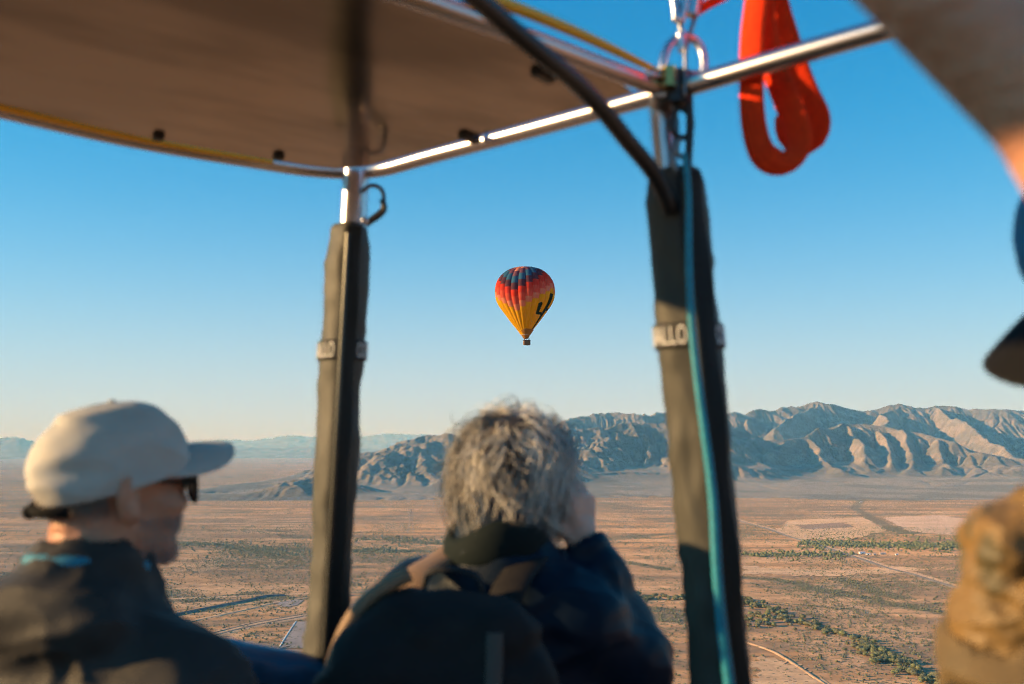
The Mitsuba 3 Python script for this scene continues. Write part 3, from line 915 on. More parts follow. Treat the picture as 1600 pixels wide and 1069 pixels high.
INL = np.array([0.59, -0.81, 0]) * 0.036
poly = Polygon([p[:2] for p in [q + INL for q in (Q(-420, 66), Q(0, 171), Q(200, 217), Q(400, 252), Q(470, 263))] + [Q(530, 268) + INL * 0.5 + IN * 0.5] +
                [q + IN for q in (Q(600, 264), Q(640, 253), Q(740, 226), Q(900, 183), Q(1010, 153))] + [Q(940, 106), Q(820, 60), Q(640, -4), Q(420, -78), Q(150, -163), (-0.42, 0.30), (-1.135, 0.30), (-1.135, 0.98)]])  # unseen rear extension of the sheet, added to shade the raised arm
sheet = trimesh.creation.extrude_polygon(poly, 0.002, engine='earcut')
sheet.apply_translation([0, 0, ZF - 0.004])
part(fr, 'shield_sheet', sheet, 'shield_sheet')
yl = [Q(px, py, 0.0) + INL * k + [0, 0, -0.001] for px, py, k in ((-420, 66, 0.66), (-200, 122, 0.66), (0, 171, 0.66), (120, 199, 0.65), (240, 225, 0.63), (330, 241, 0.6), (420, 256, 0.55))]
part(fr, 'yellow_hose_and_reflection', sweep(yl, [0.0095, 0.0095, 0.0092, 0.0088, 0.0080, 0.0068, 0.004], 12, step=0.02), 'yellow_hose_and_reflection', smooth=True)  # added tube that stands for a yellow reflection along the left rail
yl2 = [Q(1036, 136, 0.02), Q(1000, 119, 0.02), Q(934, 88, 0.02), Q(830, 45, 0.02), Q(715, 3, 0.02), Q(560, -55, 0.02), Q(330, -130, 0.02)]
part(fr, 'yellow_hose_and_reflection', sweep(yl2, [0.004, 0.0055, 0.007, 0.008, 0.008, 0.008, 0.008], 12, step=0.02), 'yellow_hose_and_reflection', smooth=True)
for px, py in ((437, 240), (742, 213), (858, 116), (250, 209)):
    c = Q(px, py, -0.004) + np.array([-0.3, -0.4, 0]) * (0.03 if px > 500 else 0.005)
    part(fr, 'clip', placed(box(0.018, 0.044 if px > 500 else 0.02, 0.018, (0, 0, -0.009), 0.004), c, -0.64 if px > 500 else 0.6), 'black_rubber', smooth=30)
part(fr, 'rivet', trimesh.creation.icosphere(2, 0.007).apply_translation(Q(761, 211, -0.008)), 'steel', smooth=True)

# the joint at the right corner with its shackle, bolt and rigging
part(fr, 'corner_block', box(0.060, 0.050, 0.040, (B_[0], B_[1], B_[2] - 0.022), 0.009), 'steel_dull', smooth=30)
part(fr, 'corner_block', trimesh.creation.cylinder(0.026, 0.05, sections=28).apply_translation(B_ + [0.008, -0.006, 0]), 'black_rubber', smooth=30)
part(fr, 'bolt', cat([trimesh.creation.icosphere(3, 0.0085).apply_translation(at(1016, 118, 1.42)), bar_between(at(1016, 118, 1.42), at(1075, 122, 1.46), 0.006, 12)]), 'steel', smooth=30)
part(fr, 'bolt', trimesh.creation.cylinder(0.012, 0.03, sections=6).apply_translation(at(1045, 121, 1.43)), 'brass', smooth=30)


def chain_tube(pix, y, r, sides=12, step=0.006):
    ys_ = np.broadcast_to(np.asarray(y, float), (len(pix),))
    return sweep([at(px, py, yy) for (px, py), yy in zip(pix, ys_)], r, sides, step=step)


sh = 'shackle'
tag(sh, 'steel bow shackle standing on the right corner of the overhead frame', 'shackle')
part(sh, 'bow', chain_tube([(1033, 124), (1037, 92), (1050, 66), (1069, 57), (1088, 65), (1100, 92), (1098, 122)], [1.44, 1.44, 1.45, 1.46, 1.47, 1.47, 1.47], 0.0065), 'steel', smooth=True)
part(sh, 'pin', bar_between(at(1024, 118, 1.435), at(1110, 118, 1.475), 0.007, 14), 'steel_dull', smooth=30)
rg = 'rigging_wire'
tag(rg, 'twisted steel wires with links rising from the shackle to the top edge', 'wire')
part(rg, 'wire', chain_tube([(1070, 84), (1063, 40), (1058, -10), (1050, -90)], 1.455, 0.0035), 'wire', smooth=True)
part(rg, 'wire', chain_tube([(1070, 84), (1080, 45), (1092, 10), (1106, -60)], 1.46, 0.0035), 'wire', smooth=True)
part(rg, 'wire', chain_tube([(1070, 70), (1071, 110), (1070, 150)], 1.43, 0.0028), 'wire', smooth=True)
part(rg, 'link', chain_tube([(1056, 34), (1055, 12), (1058, -14), (1068, -14), (1069, 14), (1063, 36)], 1.445, 0.006), 'steel', smooth=True)
part(rg, 'ferrule', bar_between(at(1080, 24, 1.45), at(1086, -4, 1.45), 0.0105, 14), 'steel', smooth=30)
part(rg, 'ferrule', bar_between(at(1066, 80, 1.452), at(1064, 54, 1.452), 0.0075, 12), 'steel', smooth=30)
tag('red_cord', 'short dark red cord beside the steel links at the top edge', 'cord')
scene['red_cord'] = ply(chain_tube([(1078, 24), (1095, 14), (1112, 4), (1135, -8), (1160, -40)], 1.47, 0.0075), 'strap_red', smooth=True)  # a short piece of red cord

# ------------------------------------------------------------------ the padded posts
def rounded_section(hx, hy, yaw, n=48, power=2.5):
    t = np.arange(n) * 2 * np.pi / n
    c, s = np.cos(t), np.sin(t)
    r = (np.abs(c) ** power + np.abs(s) ** power) ** (-1 / power)
    x, y = hx * r * c, hy * r * s
    return np.stack([x * math.cos(yaw) - y * math.sin(yaw), x * math.sin(yaw) + y * math.cos(yaw)], -1)


def cover_point(S, axis, k, z, scale=1.0, out=0.0):
    """Point number k (may be fractional) of the section S round the axis (top, bottom) at the level z, out metres off the cloth."""
    top, bot = axis
    c = top + (bot - top) * ((z - top[2]) / (bot[2] - top[2]))
    n = len(S)
    i = int(math.floor(k)) % n
    q = S[i] * (1 - (k % 1)) + S[(i + 1) % n] * (k % 1)
    q = q * scale
    return np.array([c[0] + q[0], c[1] + q[1], z]) + np.append(q / np.linalg.norm(q) * out, 0)


def padded_post(name, top, bot, z_top, hx, hy, yaw, pole_r, pole_off, band_z, label, seed, text):
    key = numbered(name)
    S = rounded_section(hx, hy, yaw)
    n = len(S)
    axis = (np.asarray(top, float), np.asarray(bot, float))
    zs = np.concatenate([np.linspace(z_top, z_top - 0.05, 10), np.linspace(z_top - 0.06, bot[2], 120)])
    V = []
    for z in zs:
        d = z_top - z
        sc = 0.80 + 0.20 * min(1, (d / 0.05)) ** 0.6
        if abs(z - band_z) < 0.022:
            sc *= 0.965
        for k in range(n):
            p = cover_point(S, axis, k, z, sc)
            w = meshkit.fbm(np.array([p * [14, 14, 6] + seed * 7.7]), 3, seed)[0] - 0.5
            w2 = 1 - 2 * abs(meshkit.fbm(np.array([p * [16, 16, 30] + seed * 3.1]), 2, seed + 1)[0] - 0.5)
            calm = min(1.0, abs(z - band_z) / 0.06)
            V.append(cover_point(S, axis, k, z, sc, (0.020 * w - 0.006 * w2) * calm))
    m = trimesh.Trimesh(np.array(V), grid_faces(len(zs), n), process=False)
    f = m.faces.tolist()
    for i in range(len(zs) - 1):
        f += [[i * n + n - 1, i * n, (i + 1) * n], [i * n + n - 1, (i + 1) * n, (i + 1) * n + n - 1]]
    part(key, 'cover', trimesh.Trimesh(np.array(V), np.array(f), process=False), 'cover_cloth', smooth=True)
    off = np.array([pole_off[0], pole_off[1], 0])
    part(key, 'pole', bar_between(axis[0] + off + [0, 0, 0.0], axis[1] + off * 0, pole_r, 28), 'steel', smooth=30)
    # the zip runs down the corner that points at the eye
    ang_ = np.array([math.atan2(s[1], s[0]) for s in S])
    eye = math.atan2(-top[1], -top[0])
    front = max(range(n), key=lambda k: np.linalg.norm(S[k]) * math.cos(ang_[k] - eye))
    zz = np.linspace(z_top - 0.012, bot[2], 150)
    L = np.array([cover_point(S, axis, front - 1.9, z, 1.0, 0.004) for z in zz])
    R = np.array([cover_point(S, axis, front + 1.4, z, 1.0, 0.004) for z in zz])
    M = np.array([cover_point(S, axis, front - 0.2, z, 1.0, 0.010) for z in zz])
    part(key, 'zip_tape', trimesh.Trimesh(np.vstack([L, M, R]), grid_faces(3, len(zz)), process=False), 'zip_tape', smooth=True)
    teeth = []
    for z in np.arange(z_top - 0.03, bot[2] + 0.3, -0.0062):
        c = cover_point(S, axis, front - 0.75, z, 1.0, 0.0105)
        b = trimesh.creation.box((0.0065, 0.004, 0.0034))
        b.apply_transform(trimesh.transformations.rotation_matrix(yaw, [0, 0, 1]))
        teeth.append(b.apply_translation(c))
    k_ = part(key, 'zip_teeth', cat(teeth), 'zip_teeth')
    tag(k_, kind='stuff')
    # flap beside the zip
    Lf = np.array([cover_point(S, axis, front + 1.2, z, 1.0, 0.006) for z in zz])
    Rf = np.array([cover_point(S, axis, front + 3.2, z, 1.0, 0.009 + 0.003 * math.sin(z * 31)) for z in zz])
    part(key, 'zip_flap', trimesh.Trimesh(np.vstack([Lf, Rf]), grid_faces(2, len(zz)), process=False), 'zip_tape', smooth=True)
    # the printed band
    bz_ = [band_z - 0.019, band_z - 0.017, band_z + 0.017, band_z + 0.019]
    BV = []
    for z, o in zip(bz_, (0.0, 0.004, 0.004, 0.0)):
        for k in range(n):
            BV.append(cover_point(S, axis, k, z, 0.985, 0.5 * o + 0.0012))
    f = []
    for i in range(3):
        for k in range(n):
            j = (k + 1) % n
            f += [[i * n + k, i * n + j, (i + 1) * n + j], [i * n + k, (i + 1) * n + j, (i + 1) * n + k]]
    bk_ = part(key, 'band', trimesh.Trimesh(np.array(BV), np.array(f), process=False), 'webbing_black', smooth=30)
    # lettering wrapped on the band: arc length along the section, left face then right face
    for word, k0, k1 in text(front):
        tm = meshkit.text_mesh(word, 1.0, 0.02)
        tm = tm.subdivide_to_size(0.25)
        v = tm.vertices
        wid = v[:, 0].max()
        out = []
        for (x, y, zt_) in v:
            k = k0 + (k1 - k0) * x / wid
            out.append(cover_point(S, axis, k % n, band_z - 0.0135 + 0.027 * y / max(v[:, 1].max(), 1e-6), 0.985, 0.0034 + 0.04 * zt_))
        part(key + '__band', 'lettering', trimesh.Trimesh(np.array(out), tm.faces, process=False), 'print_white')
    tag(key, label, 'post', 'padded posts at the corners of the basket')
    return key


def z_at(px, py, y):
    return at(px, py, y)[2]


ltop = at(553, 268, 1.90)
lbot_dir = at(506, 1069, 1.90) - at(547, 330, 1.90)
lbot = at(547, 330, 1.90) + lbot_dir * ((FLOOR - at(547, 330, 1.9)[2]) / lbot_dir[2])
ltop = at(547, 330, 1.90) + lbot_dir * ((ZF - at(547, 330, 1.9)[2]) / lbot_dir[2])
padded_post('padded_post', ltop, lbot, z_at(547, 352, 1.9), 0.040, 0.044, math.radians(48), 0.026, (0.008, 0, 0), z_at(537, 549, 1.9),
            'padded post left of centre with a zip and a lettered band', 3, lambda fnt: [('BALLO', fnt - 13.0, fnt - 3.0), ('COM', fnt + 4.5, fnt + 11.5)])
rmid = at(1058, 330, 1.50)
rdir = at(1127, 1069, 1.50) - rmid
rbot = rmid + rdir * ((FLOOR - rmid[2]) / rdir[2])
rtop = rmid + rdir * ((ZF - rmid[2]) / rdir[2])
padded_post('padded_post', rtop, rbot, z_at(1056, 268, 1.5), 0.040, 0.050, math.radians(55), 0.019, (-0.010, 0, 0), z_at(1070, 527, 1.5),
            'padded post right of centre with a teal rope down its front', 5, lambda fnt: [('BALLO', fnt - 12.5, fnt - 2.8), ('COM', fnt + 4.0, fnt + 10.5)])
# karabiner on the left post
kb = 'karabiner'
tag(kb, 'small dark karabiner and wire loop at the top of the left post', 'karabiner')
part(kb, 'wire_loop', chain_tube([(566, 300), (580, 290), (594, 294), (600, 310), (596, 328), (584, 338), (574, 346)], 1.87, 0.0042), 'wire', smooth=True)
part(kb, 'clasp', chain_tube([(596, 312), (601, 326), (592, 338), (580, 346), (572, 352)], 1.86, 0.0052), 'black_rubber', smooth=True)
part(kb, 'ball', trimesh.creation.icosphere(3, 0.0075).apply_translation(at(570, 345, 1.85)), 'steel', smooth=True)

# wires and a hook between the right corner and its post
hw = 'post_wire'
tag(hw, 'tangled dark wires and hook just under the right frame corner', 'wire')
part(hw, 'wire', chain_tube([(1076, 150), (1078, 200), (1076, 240), (1074, 290)], 1.45, 0.006), 'black_rubber', smooth=True)
part(hw, 'wire', chain_tube([(1050, 160), (1058, 200), (1052, 240), (1060, 275)], 1.46, 0.0038), 'wire', smooth=True)
part(hw, 'hook', chain_tube([(1062, 165), (1050, 185), (1052, 206), (1068, 216), (1080, 200), (1076, 178), (1064, 168)], 1.455, 0.0048), 'black_rubber', smooth=True)
part(hw, 'hook', chain_tube([(1066, 212), (1058, 228), (1064, 246), (1074, 240), (1074, 222)], 1.455, 0.004), 'wire', smooth=True)

# hose, rope, red strap
tag('fuel_hose', 'thick black rubber hose slanting down to the right post', 'hose')
scene['fuel_hose'] = ply(chain_tube([(330, -330), (560, -150), (660, -66), (745, -2), (800, 46), (860, 96), (905, 134), (950, 182), (985, 226), (1022, 272), (1050, 330)],
                                    [0.80, 0.95, 1.0, 1.08, 1.14, 1.2, 1.26, 1.32, 1.38, 1.43, 1.46], 0.0122, 16, 0.02), 'black_rubber', smooth=True)
tag('teal_rope', 'bright teal rope running down the front of the right post', 'rope')
scene['teal_rope'] = ply(chain_tube([(1069, 240), (1075, 290), (1076, 360), (1077, 430), (1082, 520), (1091, 600), (1103, 690), (1114, 780), (1119, 870), (1126, 960), (1137, 1050), (1150, 1150), (1165, 1300)],
                                    [1.42, 1.42, 1.415, 1.41, 1.41, 1.405, 1.40, 1.395, 1.39, 1.385, 1.38, 1.37, 1.37], [0.0046, 0.0046, 0.0048, 0.0050, 0.0054, 0.0058, 0.0062, 0.0066, 0.0070, 0.0074, 0.0078, 0.0080, 0.0080], 12, 0.015), 'rope_teal', smooth=True)
yr = float(Q(1215, 92)[1]) + 0.06
tag('red_strap', 'bright red folded webbing strap hanging behind the upper right rail', 'strap')
part('red_strap', 'front_loop', sweep([at(px, py, y) for px, py, y in ((1186, -70, yr + .03), (1183, -10, yr + .02), (1176, 50, yr + .01), (1174, 110, yr), (1175, 170, yr), (1183, 220, yr), (1203, 250, yr - .01), (1228, 252, yr - .01), (1247, 232, yr - .005), (1246, 200, yr), (1232, 165, yr + .01), (1216, 125, yr + .02), (1200, 80, yr + .03), (1192, 20, yr + .04), (1190, -60, yr + .05))],
                                     0.0088, 22, step=0.008, flat=2.3, up=[0.72, 0.69, 0]), 'strap_red', smooth=True)
part('red_strap', 'back_fold', sweep([at(px, py, y) for px, py, y in ((1196, -80, yr + .06), (1205, 0, yr + .07), (1222, 60, yr + .07), (1242, 120, yr + .07), (1262, 165, yr + .07), (1272, 195, yr + .07), (1262, 216, yr + .075), (1246, 214, yr + .08), (1236, 180, yr + .085))],
                                    0.0085, 22, step=0.008, flat=3.0, up=[0.55, 0.83, 0]), 'strap_red', smooth=True)

# ------------------------------------------------------------------ the basket
bs = 'basket'
tag(bs, 'balloon basket with a blue padded leather rim, beside the left post', 'basket')
pm('rim_leather', proc(lambda p, n, uv: mix((0.010, 0.075, 0.150), (0.018, 0.12, 0.22), fbm(p.x * 16, p.y * 16, p.z * 16)), 1e-3), 0.34, bump=(proc(lambda p, n, uv: fbm(p.x * 20, p.y * 20, p.z * 20, octaves=2), 1e-3), 0.012))
pm('rattan', proc(lambda p, n, uv: mix((0.20, 0.12, 0.06), (0.32, 0.20, 0.10), noise(p.x * 40, p.y * 40, p.z * 90)), 1e-3), 0.7)
rim_l = [at(470, 1069, 1.84), at(400, 1056, 1.80), at(330, 1042, 1.74), at(200, 1020, 1.66)]
plan = [(-0.40, 2.0), (0.0, 2.07), (0.46, 1.80), (1.45, 0.70), (0.75, -1.0), (-0.95, -0.8), (-1.6, 1.15)]
rim_pts = [np.array([0.46, 1.80, -0.52]), np.array([0.0, 2.06, -0.55]), np.array([-0.40, 1.96, -0.47])] + rim_l + [np.array([-1.05, 1.55, -0.36]), np.array([-1.6, 1.15, -0.42]), np.array([-1.45, 0.2, -0.44]), np.array([-0.95, -0.8, -0.44]), np.array([0, -0.98, -0.46]), np.array([0.75, -1.0, -0.44]), np.array([1.2, 0, -0.46]), np.array([1.45, 0.70, -0.44]), np.array([0.9, 1.2, -0.48])]
part(bs, 'rim', sweep(rim_pts, 0.052, 18, closed=True, step=0.02), 'rim_leather', smooth=True)
W_ = Polygon(plan)
wall = trimesh.creation.extrude_polygon(W_.buffer(0.03).difference(W_.buffer(-0.01)), 1.06, engine='earcut')
wall.apply_translation([0, 0, FLOOR])
part(bs, 'wall', wall, 'rattan')
fl = trimesh.creation.extrude_polygon(W_.buffer(-0.011), 0.03, engine='earcut')
fl.apply_translation([0, 0, FLOOR - 0.03])
part(bs, 'floor_board', fl, 'rattan')

# ------------------------------------------------------------------ people: bodies as one smooth surface from rounded bones
class Field:
    """A signed distance field on a grid; shapes are blended in one after another."""

    def __init__(self, lo, hi, h):
        self.lo, self.h = np.asarray(lo, float), h
        n = np.ceil((np.asarray(hi) - self.lo) / h).astype(int) + 1
        self.v = np.full(n, 0.5, np.float32)
        self.ax = [self.lo[k] + h * np.arange(n[k]) for k in range(3)]

    def window(self, lo, hi):
        s = []
        for k in range(3):
            a = max(0, int((lo[k] - self.lo[k]) / self.h))
            b = min(self.v.shape[k], int((hi[k] - self.lo[k]) / self.h) + 2)
            if b <= a:
                return None, None
            s.append(slice(a, b))
        g = np.stack(np.meshgrid(*[self.ax[k][s[k]] for k in range(3)], indexing='ij'), -1)
        return tuple(s), g

    def put(self, lo, hi, fn, k, cut=False):
        m = 3 * k + 0.05
        s, g = self.window(np.asarray(lo) - m, np.asarray(hi) + m)
        if s is None:
            return
        b, a = fn(g), self.v[s]
        if cut:
            b = -b
            t = np.clip(0.5 - 0.5 * (b - a) / k, 0, 1)
            self.v[s] = b * (1 - t) + a * t + k * t * (1 - t)
        else:
            t = np.clip(0.5 + 0.5 * (b - a) / k, 0, 1)
            self.v[s] = b * (1 - t) + a * t - k * t * (1 - t)

    def bone(self, a, b, ra, rb, k=0.02, cut=False):
        a, b = np.asarray(a, float), np.asarray(b, float)
        r = max(ra, rb)

        def fn(g):
            d = b - a
            t = np.clip(((g - a) @ d) / max(d @ d, 1e-12), 0, 1)
            return np.linalg.norm(g - a - t[..., None] * d, axis=-1) - (ra + (rb - ra) * t)
        self.put(np.minimum(a, b) - r, np.maximum(a, b) + r, fn, k, cut)

    def blob(self, c, r, R=None, k=0.02, cut=False):
        """An ellipsoid with half axes r turned by the rotation R."""
        c, r = np.asarray(c, float), np.asarray(r, float)
        R = np.eye(3) if R is None else R

        def fn(g):
            q = (g - c) @ R
            k0 = np.linalg.norm(q / r, axis=-1)
            k1 = np.linalg.norm(q / (r * r), axis=-1)
            return k0 * (k0 - 1) / np.maximum(k1, 1e-9)
        self.put(c - r.max(), c + r.max(), fn, k, cut)

    def slab(self, c, half, R, rad, k=0.015, cut=False):
        """A rounded box."""
        c, half = np.asarray(c, float), np.asarray(half, float)

        def fn(g):
            q = np.abs((g - c) @ R) - (half - rad)
            return np.linalg.norm(np.maximum(q, 0), axis=-1) + np.minimum(q.max(-1), 0) - rad
        m = np.linalg.norm(half)
        self.put(c - m, c + m, fn, k, cut)

    def above(self, p, n):
        """Keeps what lies on the side of the plane that n points to."""
        g = np.stack(np.meshgrid(*self.ax, indexing='ij'), -1)
        self.v = np.maximum(self.v, -((g - np.asarray(p)) @ np.asarray(n, float)).astype(np.float32))

    def ruffle(self, amp, fn):
        near = np.abs(self.v) < 0.045
        i = np.argwhere(near)
        p = self.lo + self.h * i
        self.v[near] += (amp * (fn(p) - 0.5)).astype(np.float32)

    def mesh(self):
        """Naive surface nets."""
        v = self.v
        ins = v < 0
        c = np.zeros(np.array(v.shape) - 1, np.int8)
        for i, j, k in np.ndindex(2, 2, 2):
            c += ins[i:v.shape[0] - 1 + i, j:v.shape[1] - 1 + j, k:v.shape[2] - 1 + k]
        cells = np.argwhere((c > 0) & (c < 8))
        idx = np.full(c.shape, -1, np.int64)
        idx[tuple(cells.T)] = np.arange(len(cells))
        acc, cnt = np.zeros((len(cells), 3)), np.zeros(len(cells))
        cor = [np.array(o) for o in np.ndindex(2, 2, 2)]
        for a in range(8):
            for b in range(a + 1, 8):
                if np.abs(cor[a] - cor[b]).sum() == 1:
                    va, vb = v[tuple((cells + cor[a]).T)], v[tuple((cells + cor[b]).T)]
                    m = (va < 0) != (vb < 0)
                    t = np.where(m, va / np.where(m, va - vb, 1), 0)
                    acc += np.where(m[:, None], cor[a] + t[:, None] * (cor[b] - cor[a]), 0)
                    cnt += m
        V = self.lo + self.h * (cells + acc / cnt[:, None])
        F_ = []
        for ax in range(3):
            o = np.eye(3, dtype=int)[ax]
            A = ins[tuple(slice(0, n - o[k]) for k, n in enumerate(v.shape))]
            B = ins[tuple(slice(o[k], n) for k, n in enumerate(v.shape))]
            e = np.argwhere(A != B)
            u, w = np.eye(3, dtype=int)[(ax + 1) % 3], np.eye(3, dtype=int)[(ax + 2) % 3]
            e = e[(e[:, (ax + 1) % 3] > 0) & (e[:, (ax + 2) % 3] > 0) & (e[:, (ax + 1) % 3] < v.shape[(ax + 1) % 3] - 1) & (e[:, (ax + 2) % 3] < v.shape[(ax + 2) % 3] - 1)]
            q = np.stack([idx[tuple((e - d).T)] for d in (0 * u, u, u + w, w)], -1)
            flip = ins[tuple(e.T)]
            q = np.where(flip[:, None], q, q[:, ::-1])
            F_.append(q)
        q = np.vstack(F_)
        m = trimesh.Trimesh(V, np.vstack([q[:, [0, 1, 2]], q[:, [0, 2, 3]]]), process=False)
        return m


def facing(yaw, pitch=0.0, roll=0.0):
    """Columns right, forward, up of somebody who looks yaw degrees to the right of +y, pitch degrees up, tilted roll degrees to the right."""
    return Rotation.from_euler('ZXY', [-yaw, pitch, roll], degrees=True).as_matrix()


def add_head(f, c, R, s=1.0, k=0.014, face=True):
    P = lambda x, y, z: np.asarray(c) + R @ (np.array([x, y, z]) * s)
    f.blob(P(0, -0.014, 0.036), np.array([0.075, 0.097, 0.088]) * s, R, k)
    f.blob(P(0, 0.028, -0.030), np.array([0.060, 0.066, 0.082]) * s, R, 0.02)
    for x in (-1, 1):
        f.bone(P(x * 0.050, -0.004, -0.052), P(x * 0.014, 0.072, -0.096), 0.020 * s, 0.017 * s, 0.02)
        f.blob(P(x * 0.040, 0.062, -0.020), np.array([0.026, 0.028, 0.026]) * s, R, 0.014)
    f.blob(P(0, 0.078, 0.020), np.array([0.052, 0.018, 0.013]) * s, R, 0.012)
    f.bone(P(0, 0.088, 0.012), P(0, 0.108, -0.024), 0.0085 * s, 0.0115 * s, 0.008)
    for x in (-1, 1):
        f.blob(P(x * 0.011, 0.100, -0.027), np.array([0.009, 0.009, 0.007]) * s, R, 0.006)
        f.blob(P(x * 0.031, 0.098, 0.004), np.array([0.016, 0.014, 0.010]) * s, R, 0.008, cut=True)
        f.blob(P(x * 0.031, 0.079, 0.003), np.array([0.0125, 0.0125, 0.0115]) * s, R, 0.003)
        # the ear: a rim, a lobe and the hollow in it
        e = facing(0) @ np.eye(3)
        Re = R @ Rotation.from_euler('z', x * 22, degrees=True).as_matrix()
        f.blob(P(x * 0.083, -0.018, 0.002), np.array([0.009, 0.023, 0.038]) * s, Re, 0.004)
        f.blob(P(x * 0.078, -0.006, -0.024), np.array([0.007, 0.010, 0.012]) * s, Re, 0.005)
        f.blob(P(x * 0.092, -0.010, 0.004), np.array([0.009, 0.011, 0.021]) * s, Re, 0.003, cut=True)
    f.blob(P(0, 0.092, -0.054), np.array([0.023, 0.010, 0.0055]) * s, R, 0.004)
    f.blob(P(0, 0.090, -0.066), np.array([0.020, 0.010, 0.0065]) * s, R, 0.004)
    f.blob(P(0, 0.104, -0.0600), np.array([0.022, 0.006, 0.0016]) * s, R, 0.003, cut=True)
    f.blob(P(0, 0.080, -0.098), np.array([0.018, 0.014, 0.014]) * s, R, 0.012)


def hand_bones(wrist, fwd, palm, side, curl, spread=0.10, s=1.0, thumb=0.5):
    """Bones of a hand: fwd along the fingers, palm the way the palm faces, side +1 for a right hand. curl in radians per joint."""
    fwd = np.asarray(fwd, float) / np.linalg.norm(fwd)
    palm = np.asarray(palm, float) - fwd * (np.asarray(palm, float) @ fwd)
    palm /= np.linalg.norm(palm)
    lat = np.cross(palm, fwd) * side                # towards the little finger, away from the thumb
    w = np.asarray(wrist, float)
    out = []
    names = ((-0.030, 0.092, (0.044, 0.026, 0.021), 0.0088), (-0.010, 0.096, (0.048, 0.030, 0.022), 0.0090), (0.011, 0.092, (0.045, 0.028, 0.021), 0.0086), (0.030, 0.084, (0.035, 0.021, 0.018), 0.0076))
    for k, (x, y, ls, r) in enumerate(names):
        base = w + (lat * x + fwd * y) * s
        out.append((w + (lat * x * 0.55 + fwd * 0.022) * s, base, 0.0165 * s, 0.0118 * s, 0.012))
        a, p = 0.0, base
        for j, l in enumerate(ls):
            a += curl[k] * (1.0, 1.15, 0.8)[j]
            d = fwd * math.cos(a) + palm * math.sin(a) + lat * spread * (k - 1.5) * math.cos(a)
            q = p + d / np.linalg.norm(d) * l * s
            out.append((p, q, (r - 0.0006 * j) * s, (r - 0.0006 * (j + 1)) * s, 0.004))
            p = q
    b = w + (-lat * 0.026 + fwd * 0.030 + palm * 0.006) * s
    d1 = -lat * 0.75 + fwd * 0.60 + palm * 0.45
    d2 = -lat * (0.55 - thumb) + fwd * 0.75 + palm * (0.35 + thumb)
    d3 = -lat * (0.25 - thumb) + fwd * 0.80 + palm * (0.30 + thumb)
    p = b
    for d, l, r0, r1 in ((d1, 0.040, 0.0155, 0.0120), (d2, 0.032, 0.0112, 0.0098), (d3, 0.026, 0.0098, 0.0082)):
        q = p + d / np.linalg.norm(d) * l * s
        out.append((p, q, r0 * s, r1 * s, 0.005))
        p = q
    out.append((w - fwd * 0.02 * s, w + fwd * 0.03 * s, 0.026 * s, 0.024 * s, 0.015))
    return out


def hand_mesh(bones, grow=0.0, h=0.0030, arm=None, ruffle=None):
    P = np.array([b[0] for b in bones] + [b[1] for b in bones] + ([arm[0], arm[1]] if arm else []))
    m = 0.03 + grow + (max(arm[2:]) if arm else 0)
    f = Field(P.min(0) - m, P.max(0) + m, h)
    if arm:
        f.bone(arm[0], arm[1], arm[2] + grow, arm[3] + grow, 0.02)
    for a, b, ra, rb, k in bones:
        f.bone(a, b, ra + grow, rb + grow, k)
    if ruffle:
        f.ruffle(*ruffle)
    return f.mesh()


